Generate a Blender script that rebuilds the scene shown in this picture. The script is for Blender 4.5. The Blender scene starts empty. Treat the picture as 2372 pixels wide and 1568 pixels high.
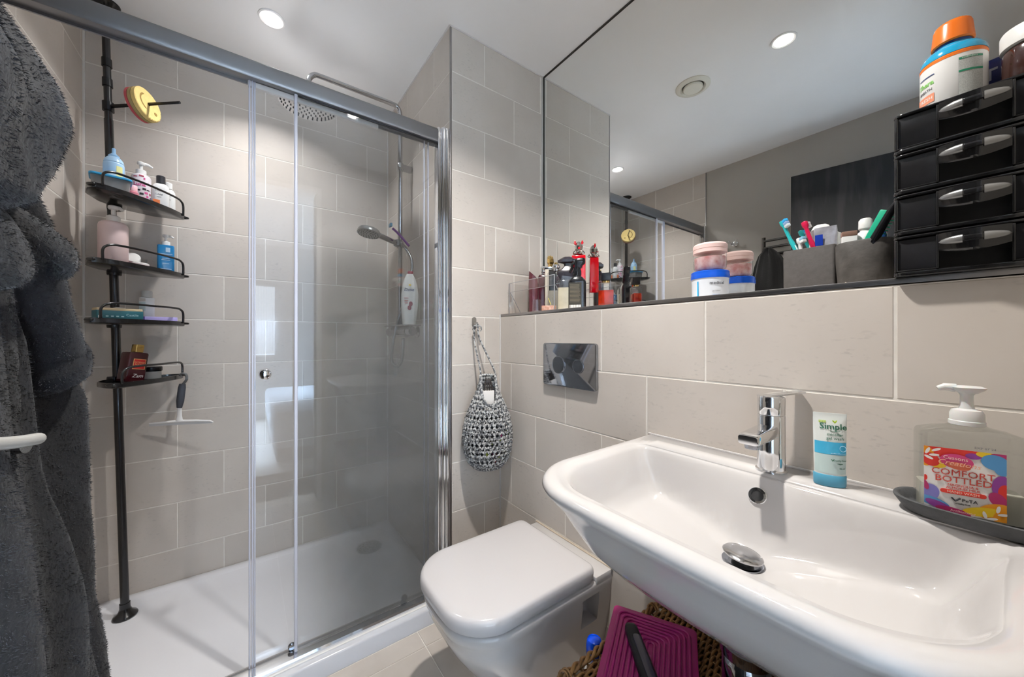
import bpy, math, random
import numpy as np
from mathutils import Matrix, Vector, noise
random.seed(7); np.random.seed(7)
PI = math.pi
sc = bpy.context.scene
COL = sc.collection
CEIL = 2.392

# ------------------------------------------------------------------ camera
cam = bpy.data.objects.new('camera', bpy.data.cameras.new('camera'))
COL.objects.link(cam); sc.camera = cam
cam.data.sensor_width = 36; cam.data.lens = 831.48 / 2372 * 36
cam.data.shift_x = (1186 - 1165.41) / 2372; cam.data.shift_y = (782.38 - 784) / 2372
cam.data.clip_start = 0.01
cam.location = (0, 0, 1.12); cam.rotation_euler = (PI / 2, 0, 0.9491 - PI / 2)

# ------------------------------------------------------------------ world, exposure
w = bpy.data.worlds.new('world'); sc.world = w; w.use_nodes = True
w.node_tree.nodes['Background'].inputs[0].default_value = (0.75, 0.85, 1.0, 1)
w.node_tree.nodes['Background'].inputs[1].default_value = 0.6
sc.view_settings.view_transform = 'Standard'; sc.view_settings.look = 'None'
sc.view_settings.gamma = 1; sc.view_settings.use_curve_mapping = False
sc.view_settings.exposure = 0.80
cy = sc.cycles
cy.use_denoising = True; cy.denoising_prefilter = 'ACCURATE'
cy.max_bounces = 14; cy.diffuse_bounces = 9; cy.glossy_bounces = 8; cy.transparent_max_bounces = 24; cy.transmission_bounces = 10
cy.sample_clamp_indirect = 6.0
cy.caustics_reflective = True; cy.caustics_refractive = False
cy.blur_glossy = 0.3
LAMP_W = 9.6
DAY_W = 640.0
# ------------------------------------------------------------------ daylight through the bedroom window
dl = bpy.data.lights.new('daylight', 'AREA'); dl.shape = 'RECTANGLE'; dl.size = 1.05; dl.size_y = 0.95
dl.energy = DAY_W; dl.color = (0.62, 0.80, 1.0)
dlo = bpy.data.objects.new('daylight', dl); COL.objects.link(dlo)
dlo.location = (-0.17, -3.16, 1.36); dlo.rotation_euler = (math.radians(24), 0, 0); dl.spread = math.radians(64)

# ------------------------------------------------------------------ mesh builder
def rring(w, d, r, z, cx=0, cy=0, n=5):
    r = max(1e-5, min(r, w / 2 - 1e-5, d / 2 - 1e-5)); P = []
    for k, (sx, sy) in enumerate(((1, 1), (-1, 1), (-1, -1), (1, -1))):
        ox, oy = cx + sx * (w / 2 - r), cy + sy * (d / 2 - r)
        for i in range(n + 1):
            a = PI / 2 * (k + i / n); P.append((ox + r * math.cos(a), oy + r * math.sin(a), z))
    return P
def cring(r, z, n=28, cx=0, cy=0, ry=None):
    ry = r if ry is None else ry
    return [(cx + r * math.cos(2 * PI * i / n), cy + ry * math.sin(2 * PI * i / n), z) for i in range(n)]
class MB:
    def __init__(s): s.V = []; s.F = []
    def add(s, V, F, M=None):
        b = len(s.V)
        s.V += [tuple(M @ Vector(v)) for v in V] if M is not None else [tuple(v) for v in V]
        s.F += [tuple(b + i for i in f) for f in F]; return s
    def box(s, cx, cy, cz, sx, sy, sz, M=None):
        x, y, z = sx / 2, sy / 2, sz / 2
        V = [(cx + a * x, cy + b * y, cz + c * z) for a in (-1, 1) for b in (-1, 1) for c in (-1, 1)]
        return s.add(V, [(0, 1, 3, 2), (4, 6, 7, 5), (0, 4, 5, 1), (2, 3, 7, 6), (0, 2, 6, 4), (1, 5, 7, 3)], M)
    def loft(s, rings, cap=(1, 1), M=None, closed=True):
        n = len(rings[0]); V = [p for r in rings for p in r]; F = []
        for k in range(len(rings) - 1):
            for i in range(n if closed else n - 1):
                j = (i + 1) % n; F.append((k * n + i, k * n + j, (k + 1) * n + j, (k + 1) * n + i))
        if cap[0]: F.append(tuple(reversed(range(n))))
        if cap[1]: F.append(tuple(range((len(rings) - 1) * n, len(rings) * n)))
        return s.add(V, F, M)
    def rbox(s, cx, cy, cz, sx, sy, sz, r=0.004, e=0.001, n=4, M=None):   # rounded upright box
        R = []; z0, z1 = cz - sz / 2, cz + sz / 2
        for a in (0, 45, 90):
            q = e * (1 - math.sin(math.radians(a))); R.append(rring(sx - 2 * q, sy - 2 * q, r - q if r > q else 1e-4, z0 + e * (1 - math.cos(math.radians(a))), cx, cy, n))
        for a in (90, 45, 0):
            q = e * (1 - math.sin(math.radians(a))); R.append(rring(sx - 2 * q, sy - 2 * q, r - q if r > q else 1e-4, z1 - e * (1 - math.cos(math.radians(a))), cx, cy, n))
        return s.loft(R, M=M)
    def lathe(s, prof, n=28, cx=0, cy=0, M=None, cap=(1, 1)):
        return s.loft([cring(max(r, 1e-5), z, n, cx, cy) for r, z in prof], cap, M)
    def tube(s, pts, r, n=8, cap=True, closed=False, flat=1.0):
        P = [Vector(p) for p in pts]; m = len(P); R = r if isinstance(r, (list, tuple)) else [r] * m
        T = []
        for i in range(m):
            a = P[(i - 1) % m] if (closed or i > 0) else P[i]; b = P[(i + 1) % m] if (closed or i < m - 1) else P[i]
            t = b - a; T.append(t.normalized() if t.length > 1e-9 else Vector((0, 0, 1)))
        up = Vector((0, 0, 1)) if abs(T[0].z) < 0.9 else Vector((1, 0, 0))
        N = (up - T[0] * up.dot(T[0])).normalized(); rings = []
        for i in range(m):
            N = (N - T[i] * N.dot(T[i])); N = N.normalized() if N.length > 1e-6 else T[i].orthogonal().normalized()
            B = T[i].cross(N)
            rings.append([tuple(P[i] + (N * math.cos(2 * PI * k / n) + B * math.sin(2 * PI * k / n) * flat) * R[i]) for k in range(n)])
        if closed: rings.append(rings[0]); return s.loft(rings, (0, 0))
        return s.loft(rings, (1, 1) if cap else (0, 0))
    def sheet(s, G, M=None):
        a, b = len(G), len(G[0]); V = [p for r in G for p in r]
        return s.add(V, [(i * b + j, i * b + j + 1, (i + 1) * b + j + 1, (i + 1) * b + j) for i in range(a - 1) for j in range(b - 1)], M)
    def sph(s, c, r, n=16, sz=1.0):
        R = [cring(r * math.sin(PI * k / 10) + 1e-5, c[2] - r * sz * math.cos(PI * k / 10), n, c[0], c[1]) for k in range(11)]
        return s.loft(R)
    def build(s, name, mat, parent=None, smooth=38, recalc=True, kind=None, label=None):
        me = bpy.data.meshes.new(name); me.from_pydata(s.V, [], s.F)
        if recalc:
            import bmesh
            bm = bmesh.new(); bm.from_mesh(me); bmesh.ops.recalc_face_normals(bm, faces=bm.faces); bm.to_mesh(me); bm.free()
        if smooth:
            me.shade_smooth()
            if smooth < 180: me.set_sharp_from_angle(angle=math.radians(smooth))
        me.materials.append(mat)
        o = bpy.data.objects.new(name, me); COL.objects.link(o)
        if parent is not None: o.parent = parent
        if kind: o['kind'] = kind
        if label: o['label'] = label
        return o
def curve(ctrl, n=10):        # Catmull-Rom through the points
    P = [Vector(c) for c in ctrl]; P = [P[0] * 2 - P[1]] + P + [P[-1] * 2 - P[-2]]; out = []
    for i in range(1, len(P) - 2):
        for k in range(n):
            t = k / n; a, b, c, d = P[i - 1:i + 3]
            out.append(0.5 * ((2 * b) + (c - a) * t + (2 * a - 5 * b + 4 * c - d) * t * t + (3 * b - a - 3 * c + d) * t ** 3))
    return out + [P[-2]]
def thing(name, label, cat, loc=(0, 0, 0), rz=0, group=None, rot=None):
    o = bpy.data.objects.new(name, None); COL.objects.link(o); o.empty_display_size = 0.02
    o.location = loc; o.rotation_euler = rot if rot else (0, 0, rz); o['label'] = label; o['category'] = cat
    if group: o['group'] = group
    return o
def tag(o, label, cat, group=None):
    o['label'] = label; o['category'] = cat
    if group: o['group'] = group
    return o
def face(x, y): return math.atan2(-x, y)      # local -Y looks at the room's doorway
def RX(a): return Matrix.Rotation(a, 4, 'X')
def RY(a): return Matrix.Rotation(a, 4, 'Y')
def RZ(a): return Matrix.Rotation(a, 4, 'Z')
def TR(x, y, z): return Matrix.Translation((x, y, z))

# ------------------------------------------------------------------ materials
def mat(name, col, rough=0.5, metal=0, spec=0.5, coat=0, trans=0, ior=1.45, noise_amt=0, noise_scale=8, bump=0, bump_scale=60, sheen=0, alpha=1, emit=0, stretch=None, col2=None, rand=0, sss=0, contrast=(0.35, 0.65), rvar=0):
    m = bpy.data.materials.new(name); m.use_nodes = True; nt = m.node_tree; N = nt.nodes; L = nt.links
    p = N['Principled BSDF']; I = p.inputs
    I['Base Color'].default_value = (*col, 1); I['Roughness'].default_value = rough; I['Metallic'].default_value = metal
    I['Specular IOR Level'].default_value = spec; I['Coat Weight'].default_value = coat; I['Transmission Weight'].default_value = trans
    I['IOR'].default_value = ior; I['Alpha'].default_value = alpha; I['Sheen Weight'].default_value = sheen
    if coat: I['Coat Roughness'].default_value = 0.04
    if sheen: I['Sheen Roughness'].default_value = 0.4
    if emit: I['Emission Color'].default_value = (*col, 1); I['Emission Strength'].default_value = emit
    if sss: I['Subsurface Weight'].default_value = sss; I['Subsurface Scale'].default_value = 0.01
    tc = N.new('ShaderNodeTexCoord'); vec = tc.outputs['Object']
    if rand:
        oi = N.new('ShaderNodeObjectInfo'); ad = N.new('ShaderNodeVectorMath'); ad.operation = 'ADD'
        ml = N.new('ShaderNodeMath'); ml.operation = 'MULTIPLY'; ml.inputs[1].default_value = 37
        L.new(oi.outputs['Random'], ml.inputs[0]); L.new(vec, ad.inputs[0]); L.new(ml.outputs[0], ad.inputs[1]); vec = ad.outputs[0]
    if stretch:
        mp = N.new('ShaderNodeMapping'); mp.inputs['Scale'].default_value = stretch; L.new(vec, mp.inputs[0]); vec = mp.outputs[0]
    if noise_amt or col2:
        nz = N.new('ShaderNodeTexNoise'); nz.inputs['Scale'].default_value = noise_scale; nz.inputs['Detail'].default_value = 7; L.new(vec, nz.inputs[0])
        mr = N.new('ShaderNodeMapRange'); mr.inputs[1].default_value = contrast[0]; mr.inputs[2].default_value = contrast[1]; L.new(nz.outputs[0], mr.inputs[0])
        mx = N.new('ShaderNodeMix'); mx.data_type = 'RGBA'; c2 = col2 or tuple(c * (1 - noise_amt) for c in col)
        mx.inputs[6].default_value = (*col, 1); mx.inputs[7].default_value = (*c2, 1); L.new(mr.outputs[0], mx.inputs[0]); out = mx.outputs[2]
        if rand:
            hs = N.new('ShaderNodeHueSaturation'); mr2 = N.new('ShaderNodeMapRange'); mr2.inputs[3].default_value = 1 - rand; mr2.inputs[4].default_value = 1 + rand
            L.new(oi.outputs['Random'], mr2.inputs[0]); L.new(mr2.outputs[0], hs.inputs['Value']); L.new(out, hs.inputs['Color']); out = hs.outputs[0]
        L.new(out, I['Base Color'])
        if rvar:
            mr3 = N.new('ShaderNodeMapRange'); mr3.inputs[3].default_value = rough; mr3.inputs[4].default_value = rough + rvar; L.new(nz.outputs[0], mr3.inputs[0]); L.new(mr3.outputs[0], I['Roughness'])
    if bump:
        nb = N.new('ShaderNodeTexNoise'); nb.inputs['Scale'].default_value = bump_scale; nb.inputs['Detail'].default_value = 5; L.new(vec, nb.inputs[0])
        bp = N.new('ShaderNodeBump'); bp.inputs['Strength'].default_value = bump; bp.inputs['Distance'].default_value = 0.002; L.new(nb.outputs[0], bp.inputs['Height']); L.new(bp.outputs[0], I['Normal'])
    return m
def glassmat(name, tint=(0.97, 0.98, 0.98), refl=1.0, rough=0.0, haze=0.0, hazecol=(0.8, 0.8, 0.8), mask=None, ior=1.5):
    # thin clear sheet: see-through part plus mirror part by Fresnel, optional milky film
    m = bpy.data.materials.new(name); m.use_nodes = True; nt = m.node_tree; N = nt.nodes; L = nt.links; N.clear()
    o = N.new('ShaderNodeOutputMaterial'); t = N.new('ShaderNodeBsdfTransparent'); t.inputs[0].default_value = (*tint, 1)
    g = N.new('ShaderNodeBsdfGlossy'); g.inputs['Roughness'].default_value = rough; g.inputs[0].default_value = (refl, refl, refl, 1)
    f = N.new('ShaderNodeFresnel'); mx = N.new('ShaderNodeMixShader')
    ge = N.new('ShaderNodeNewGeometry'); im = N.new('ShaderNodeMapRange'); im.inputs[3].default_value = ior; im.inputs[4].default_value = 1 / ior; L.new(ge.outputs['Backfacing'], im.inputs[0]); L.new(im.outputs[0], f.inputs[0])
    L.new(f.outputs[0], mx.inputs[0]); L.new(t.outputs[0], mx.inputs[1]); L.new(g.outputs[0], mx.inputs[2]); last = mx.outputs[0]
    if haze:
        d = N.new('ShaderNodeBsdfDiffuse'); d.inputs[0].default_value = (*hazecol, 1); tl = N.new('ShaderNodeBsdfTranslucent'); tl.inputs[0].default_value = (*hazecol, 1)
        dm = N.new('ShaderNodeMixShader'); dm.inputs[0].default_value = 0.5; L.new(d.outputs[0], dm.inputs[1]); L.new(tl.outputs[0], dm.inputs[2])
        hm = N.new('ShaderNodeMixShader'); hm.inputs[0].default_value = haze; L.new(last, hm.inputs[1]); L.new(dm.outputs[0], hm.inputs[2]); last = hm.outputs[0]
        if mask:      # limescale / steam film: denser low down and to one side, speckled
            tc = N.new('ShaderNodeTexCoord'); sx = N.new('ShaderNodeSeparateXYZ'); L.new(tc.outputs['Object'], sx.inputs[0])
            x0, x1, z0, z1 = mask
            a = N.new('ShaderNodeMapRange'); a.interpolation_type = 'SMOOTHSTEP'; a.inputs[1].default_value = x0; a.inputs[2].default_value = x1; L.new(sx.outputs[0], a.inputs[0])
            b = N.new('ShaderNodeMapRange'); b.interpolation_type = 'SMOOTHSTEP'; b.inputs[1].default_value = z0; b.inputs[2].default_value = z1; L.new(sx.outputs[2], b.inputs[0])
            nz = N.new('ShaderNodeTexNoise'); nz.inputs['Scale'].default_value = 5; nz.inputs['Detail'].default_value = 10; nz.inputs['Roughness'].default_value = 0.75; L.new(tc.outputs['Object'], nz.inputs[0])
            m1 = N.new('ShaderNodeMath'); m1.operation = 'MULTIPLY'; L.new(a.outputs[0], m1.inputs[0]); L.new(b.outputs[0], m1.inputs[1])
            m2 = N.new('ShaderNodeMapRange'); m2.inputs[1].default_value = 0.2; m2.inputs[2].default_value = 0.65; m2.inputs[3].default_value = 0.8; m2.inputs[4].default_value = 1.0; L.new(nz.outputs[0], m2.inputs[0])
            m3 = N.new('ShaderNodeMath'); m3.operation = 'MULTIPLY'; L.new(m1.outputs[0], m3.inputs[0]); L.new(m2.outputs[0], m3.inputs[1])
            m4 = N.new('ShaderNodeMath'); m4.operation = 'MULTIPLY_ADD'; m4.inputs[1].default_value = haze; m4.inputs[2].default_value = 0.01; L.new(m3.outputs[0], m4.inputs[0]); L.new(m4.outputs[0], hm.inputs[0])
    L.new(last, o.inputs[0]); return m

T_TILE = mat('tile_glaze', (0.615, 0.56, 0.505), 0.46, noise_scale=4.5, col2=(0.545, 0.493, 0.442), rand=0.035, stretch=(1, 1, 1), contrast=(0.3, 0.75), bump=0.05, bump_scale=25, rvar=0.1)
def speckle(m):      # dark mineral flecks lying flat in the tile
    nt = m.node_tree; N = nt.nodes; L = nt.links; p = N['Principled BSDF']; src = p.inputs['Base Color'].links[0].from_socket
    tc = N.new('ShaderNodeTexCoord'); oi = N.new('ShaderNodeObjectInfo'); ad = N.new('ShaderNodeVectorMath'); ad.operation = 'ADD'
    ml = N.new('ShaderNodeMath'); ml.operation = 'MULTIPLY'; ml.inputs[1].default_value = 91
    L.new(oi.outputs['Random'], ml.inputs[0]); L.new(tc.outputs['Object'], ad.inputs[0]); L.new(ml.outputs[0], ad.inputs[1])
    mp = N.new('ShaderNodeMapping'); mp.inputs['Scale'].default_value = (42, 42, 90); L.new(ad.outputs[0], mp.inputs[0])
    n1 = N.new('ShaderNodeTexNoise'); n1.inputs['Scale'].default_value = 1.6; n1.inputs['Detail'].default_value = 3; L.new(mp.outputs[0], n1.inputs[0])
    n2 = N.new('ShaderNodeTexNoise'); n2.inputs['Scale'].default_value = 6; n2.inputs['Detail'].default_value = 2; L.new(ad.outputs[0], n2.inputs[0])
    a = N.new('ShaderNodeMapRange'); a.inputs[1].default_value = 0.58; a.inputs[2].default_value = 0.72; L.new(n1.outputs[0], a.inputs[0])
    b = N.new('ShaderNodeMapRange'); b.inputs[1].default_value = 0.45; b.inputs[2].default_value = 0.62; L.new(n2.outputs[0], b.inputs[0])
    mm = N.new('ShaderNodeMath'); mm.operation = 'MULTIPLY'; L.new(a.outputs[0], mm.inputs[0]); L.new(b.outputs[0], mm.inputs[1])
    m2 = N.new('ShaderNodeMath'); m2.operation = 'MULTIPLY'; m2.inputs[1].default_value = 0.28; L.new(mm.outputs[0], m2.inputs[0])
    mx = N.new('ShaderNodeMix'); mx.data_type = 'RGBA'; mx.inputs[7].default_value = (0.27, 0.25, 0.235, 1); L.new(m2.outputs[0], mx.inputs[0]); L.new(src, mx.inputs[6]); L.new(mx.outputs[2], p.inputs['Base Color'])
speckle(T_TILE)
T_FLOOR = mat('floor_tile_glaze', (0.55, 0.50, 0.45), 0.3, noise_scale=6, col2=(0.46, 0.415, 0.37), rand=0.03)
GROUT = mat('grout', (0.82, 0.78, 0.72), 0.8, noise_amt=0.12, noise_scale=30)
CEILM = mat('ceiling_paint', (0.90, 0.89, 0.885), 0.38, noise_amt=0.03, noise_scale=3)
WALLP = mat('wall_paint', (0.45, 0.425, 0.385), 0.6, noise_amt=0.04, noise_scale=3)
WHITEP = mat('bedroom_paint', (0.85, 0.85, 0.85), 0.7)
CERAM = mat('white_ceramic', (0.52, 0.50, 0.49), 0.07, spec=0.55, coat=0.3)
TRAYM = mat('tray_resin', (0.655, 0.66, 0.69), 0.16, spec=0.5, noise_amt=0.02, noise_scale=4)
SEATM = mat('toilet_seat_plastic', (0.54, 0.52, 0.52), 0.14, spec=0.5)
CHROME = mat('chrome', (0.80, 0.81, 0.83), 0.06, 1)
CHROMES = mat('shower_chrome', (0.50, 0.51, 0.53), 0.1, 1)
SATIN = mat('satin_aluminium', (0.30, 0.30, 0.31), 0.48, 1)
CHROMED = mat('dark_chrome', (0.36, 0.38, 0.42), 0.07, 1)
TRIMM = mat('brushed_trim', (0.34, 0.33, 0.33), 0.3, 1)
STRIPM = mat('clear_seal_strip', (0.66, 0.67, 0.76), 0.25, 0.0, coat=0.4)
BLACKM = mat('black_powdercoat', (0.010, 0.010, 0.011), 0.22, coat=0.3)
BLACKP = mat('black_plastic', (0.008, 0.008, 0.010), 0.22, spec=0.5)
BLACKR = mat('black_rubber', (0.015, 0.015, 0.016), 0.6)
WHITEPL = mat('white_plastic', (0.82, 0.81, 0.80), 0.25)
GLASSC = glassmat('screen_glass', (0.955, 0.962, 0.968))
GLASSH = glassmat('screen_glass_filmed', (0.93, 0.94, 0.945), haze=0.46, hazecol=(0.27, 0.28, 0.28), mask=(0.10, 0.40, 1.40, 0.90))
CLEARB = glassmat('clear_bottle', (0.955, 0.96, 0.96), ior=1.45)
CLEARH = glassmat('soap_bottle_plastic', (0.86, 0.87, 0.86), ior=1.55)
CLEARP = glassmat('clear_acrylic', (0.965, 0.965, 0.965), ior=1.5)
MIRRM = mat('mirror_silver', (0.89, 0.895, 0.875), 0.0, 1)
# ------------------------------------------------------------------ text
def text(parent, s, size, loc, M_, depth=0.0004, name='lettering', bend=None, align='CENTER', sx=1.0, rot=0, yoff=0, shear=0, bold=0):
    c = bpy.data.curves.new('t', 'FONT'); c.body = s; c.size = size; c.extrude = depth / 2; c.align_x = align; c.align_y = 'CENTER'
    c.resolution_u = 2; c.space_line = 0.9; c.shear = shear; c.offset = bold
    o = bpy.data.objects.new('t', c); COL.objects.link(o)
    dg = bpy.context.evaluated_depsgraph_get(); me = bpy.data.meshes.new_from_object(o.evaluated_get(dg)); bpy.data.objects.remove(o); bpy.data.curves.remove(c)
    cr, sr = math.cos(rot), math.sin(rot)
    for v in me.vertices:
        x, y, z = v.co; x *= sx; x, y = x * cr - y * sr, x * sr + y * cr; x += loc[0]; y += loc[2]
        if bend: a = x / bend; v.co = ((bend + z + yoff) * math.sin(a), loc[1] - (bend + z + yoff) * math.cos(a), y)
        else: v.co = (x, loc[1] - z - yoff, y)
    me.name = name; me.materials.clear(); me.materials.append(M_)
    ob = bpy.data.objects.new(name, me); COL.objects.link(ob); ob.parent = parent; return ob
def patch(parent, name, M_, x0, x1, z0, z1, y=0, bend=None, t=0.0004, n=12, label=None, outline=None):   # flat or wrapped label sheet facing -Y
    m = MB(); G = []
    for k in range(2):
        r = []
        for i in range(n + 1):
            x = x0 + (x1 - x0) * i / n
            r.append(((bend + t) * math.sin(x / bend), y - (bend + t) * math.cos(x / bend), (z0, z1)[k]) if bend else (x, y - t, (z0, z1)[k]))
        G.append(r)
    m.sheet(G); return m.build(name, M_, parent, label=label)
_cm = {}
def flat(col, rough=0.4, **k):
    key = (tuple(col), rough, tuple(sorted(k.items())))
    if key not in _cm: _cm[key] = mat('paint_%d' % len(_cm), col, rough, **k)
    return _cm[key]
INK = flat((0.03, 0.03, 0.035)); GREYINK = flat((0.22, 0.22, 0.23))

# ================================================================== THE ROOM
def struct(name, mb, m, smooth=0, parent=None):
    o = mb.build(name, m, parent, smooth=smooth)
    if parent is None: o['kind'] = 'structure'
    return o
TC = {}
def tile_mesh(w_, h_, m, t=0.004):
    k = (round(w_, 4), round(h_, 4), m.name)
    if k not in TC:
        c = 0.0012; x, z = w_ / 2, h_ / 2
        V = [(-x, 0, -z), (x, 0, -z), (x, 0, z), (-x, 0, z), (-x, -t + c, -z), (x, -t + c, -z), (x, -t + c, z), (-x, -t + c, z), (-x + c, -t, -z + c), (x - c, -t, -z + c), (x - c, -t, z - c), (-x + c, -t, z - c)]
        F = [(8, 9, 10, 11)] + [(4 + i, 4 + (i + 1) % 4, 8 + (i + 1) % 4, 8 + i) for i in range(4)] + [(i, (i + 1) % 4, 4 + (i + 1) % 4, 4 + i) for i in range(4)]
        me = bpy.data.meshes.new('tile'); me.from_pydata(V, [], F); me.materials.append(m); TC[k] = me
    return TC[k]
TL, TH, J = 0.31944, 0.2, 0.0036
def tiles(parent, p0, ud, rz, u0, u1, z0, z1, zrow, j0, j1, m=T_TILE, skip=()):
    # p0: wall point at u=0; ud: unit vector of u in plan; rows end at zrow - k*TH; j0/j1 joint phase for even/odd rows
    k = math.floor((zrow - z1) / TH)
    while zrow - k * TH > z0 + 1e-4:
        top, bot = min(z1, zrow - k * TH), max(z0, zrow - (k + 1) * TH); ph = j0 if k % 2 == 0 else j1; k += 1
        if top - bot < 0.012: continue
        a = ph + math.floor((u0 - ph) / TL) * TL
        while a < u1 - 1e-4:
            l, r = max(a, u0), min(a + TL, u1); a += TL
            if r - l < 0.012: continue
            segs = [(l, r)]
            for (s0, s1, sz0, sz1) in skip:
                if bot < sz1 - 0.005 and top > sz0 + 0.005: segs = [q for (x, y) in segs for q in ((x, min(y, s0)), (max(x, s1), y)) if q[1] - q[0] > 0.012]
            for x, y in segs:
                o = bpy.data.objects.new('tile', tile_mesh(y - x - J, top - bot - J, m)); COL.objects.link(o); o.parent = parent
                c = (x + y) / 2; o.location = (p0[0] + ud[0] * c, p0[1] + ud[1] * c, (top + bot) / 2); o.rotation_euler = (random.uniform(-.0012, .0012), 0, rz + random.uniform(-.0012, .0012))
# planes: tile face = plane coordinate, grout 2.5 mm behind
XW, XM, YB, YS, XL, XR = 0.9235, 1.182, 1.311, 2.098, -0.518, 0.675
G = 0.0009; T = 0.004
LEDGE = 1.224
fl = struct('floor', MB().box(0.19, -0.2 + 0.9, -0.05, 2.6, 2.9, 0.1), GROUT)
# floor tiles: laid in 0.4 x 0.4 grid, lying flat
for i in range(-3, 4):
    for j in range(-2, 5):
        x0, x1, y0, y1 = max(XL, 0.13 + i * 0.4), min(XW, 0.53 + i * 0.4), max(-0.06, 0.02 + j * 0.4), min(1.30, 0.42 + j * 0.4)
        if x1 - x0 > 0.03 and y1 - y0 > 0.03:
            o = bpy.data.objects.new('tile', tile_mesh(x1 - x0 - J, y1 - y0 - J, T_FLOOR)); COL.objects.link(o); o.parent = fl
            o.location = ((x0 + x1) / 2, (y0 + y1) / 2, -0.001); o.rotation_euler = (-PI / 2, 0, 0)
struct('ceiling', MB().box(0.33, 1.02, CEIL + 0.05, 1.9, 2.4, 0.1), CEILM)
wb = struct('wall_back', MB().box(0.08, YS + G + 0.05, 1.2, 1.5, 0.1, 2.4), GROUT)
tiles(wb, (0, YS + T, 0), (1, 0), 0, XL + 0.004, XR - 0.002, 0.06, CEIL, 2.2028, -0.4013, -0.4013 + TL / 2)
wl = struct('wall_left', MB().box(XL - G - 0.05, 1.01, 1.2, 0.1, 2.2, 2.4), WALLP)
MB().box(XL - G - 0.0005, (1.342 + YS) / 2, 1.2, 0.002, YS - 1.342, 2.38).build('grout_bed', GROUT, wl, smooth=0)
tiles(wl, (XL - T, 0, 0), (0, 1), PI / 2, 1.342, YS - 0.003, 0.06, CEIL, 2.2028, 1.916, 1.916 + TL / 2)
# side wall of the shower and the short end wall with the access hatch: an L shaped boxing
we = struct('wall_end', MB().box((XR + G + 1.3) / 2, (YB + G + 2.2) / 2, 1.2, 1.3 - XR - G, 2.2 - YB - G, 2.4), GROUT)
tiles(we, (XR + T, 0, 0), (0, 1), -PI / 2, YB + 0.004, YS - 0.004, 0.06, CEIL, 2.2057, 1.95, 1.79)
tiles(we, (0, YB + T, 0), (1, 0), 0, XR + 0.004, XM - 0.012, 0, CEIL, 2.2086, 1.0018, 0.8421, skip=[(0.899, 1.092, 1.42, 1.6)])
hatch = thing('access_hatch', 'small square tiled access panel set in the end wall beside the mirror', 'access panel', (0.9955, YB + 0.001, 1.509))
MB().rbox(0, 0.001, 0, 0.186, 0.006, 0.188, 0.0008, 0.0006).build('panel', T_TILE, hatch)
for s in (-1, 1): MB().box(s * 0.0945, 0.001, 0, 0.0025, 0.003, 0.193).build('frame', flat((0.80, 0.78, 0.75)), hatch)
MB().box(0, 0.0025, 0.0965, 0.19, 0.003, 0.0035).build('painted_shadow', flat((0.05, 0.05, 0.05)), hatch, label='dark strip painted as the shadow along the top')  # solid dark strip, stands in for the shadow along the panel's top
# basin wall: low boxed part that ends in the ledge, and the wall above behind the mirror
wr = struct('wall_right', MB().box((XW + G + 1.19) / 2, 0.6, LEDGE / 2 - 0.006, 1.19 - XW - G, 1.42, LEDGE - 0.012).box(1.24, 0.6, 1.2, 0.1, 1.42, 2.4), GROUT)
tiles(wr, (XW + T, 0, 0), (0, 1), -PI / 2, -0.08, YB - 0.002, 0, LEDGE - 0.011, 2.212, 0.9097, 0.75)
k = 1.16
while k > -0.07:      # tiles lying on top of the ledge
    a = max(k - TL, -0.08); me = tile_mesh(k - a - J, 1.178 - XW - 0.006, T_TILE)
    o = bpy.data.objects.new('tile', me); COL.objects.link(o); o.parent = wr; o.location = ((XW + 1.178) / 2, (k + a) / 2, LEDGE - 0.0045); o.rotation_euler = (-PI / 2, 0, PI / 2); k = a
o = bpy.data.objects.new('tile', tile_mesh(0.14, 1.178 - XW - 0.006, T_TILE)); COL.objects.link(o); o.parent = wr; o.location = ((XW + 1.178) / 2, 1.235, LEDGE - 0.0045); o.rotation_euler = (-PI / 2, 0, PI / 2)
for nm, mb_, m_ in (('trim_1', MB().rbox(XW + 0.004, 0.614, LEDGE - 0.0048, 0.0095, 1.392, 0.0105, 0.001, 0.001), TRIMM),
                    ('trim_2', MB().rbox(XR + 0.0035, YB + 0.003, 1.226, 0.008, 0.007, 2.332, 0.001, 0.0005), TRIMM),
                    ('trim_3', MB().rbox(XL + 0.001, 1.338, 1.196, 0.004, 0.007, 2.39, 0.001, 0.0005), TRIMM),
                    ('trim_4', MB().box(XM - 0.006, YB + 0.001, (CEIL + LEDGE) / 2, 0.012, 0.004, CEIL - LEDGE), flat((0.62, 0.60, 0.58)))):
    struct(nm, mb_, m_, 30)
# caulk lines in the shower corners and round the ceiling
SIL = flat((0.78, 0.76, 0.73), 0.35)
struct('trim_5', MB().box(XL + 0.003, YS - 0.003, 1.22, 0.006, 0.006, 2.33).box(XR - 0.003, YS - 0.003, 1.22, 0.006, 0.006, 2.33), SIL)
struct('trim_6', MB().box(0.08, YS - 0.003, CEIL - 0.003, 1.19, 0.006, 0.005).box(XR - 0.002, (YB + YS) / 2, CEIL - 0.003, 0.005, YS - YB, 0.005).box((XR + XM) / 2, YB - 0.001, CEIL - 0.003, XM - XR, 0.004, 0.006).box(XW - 0.002, YB - 0.002, LEDGE / 2, 0.004, 0.004, LEDGE), flat((0.66, 0.64, 0.62), 0.4))
tag(struct('wall_mirror', MB().box(XM + 0.003, (YB - 0.078) / 2, (CEIL - 0.004 + LEDGE) / 2, 0.006, YB + 0.074, CEIL - 0.008 - LEDGE), MIRRM), 'large frameless mirror above the tiled ledge reaching the ceiling', 'mirror')
mm = bpy.data.objects['wall_mirror']; del mm['kind']
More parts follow.
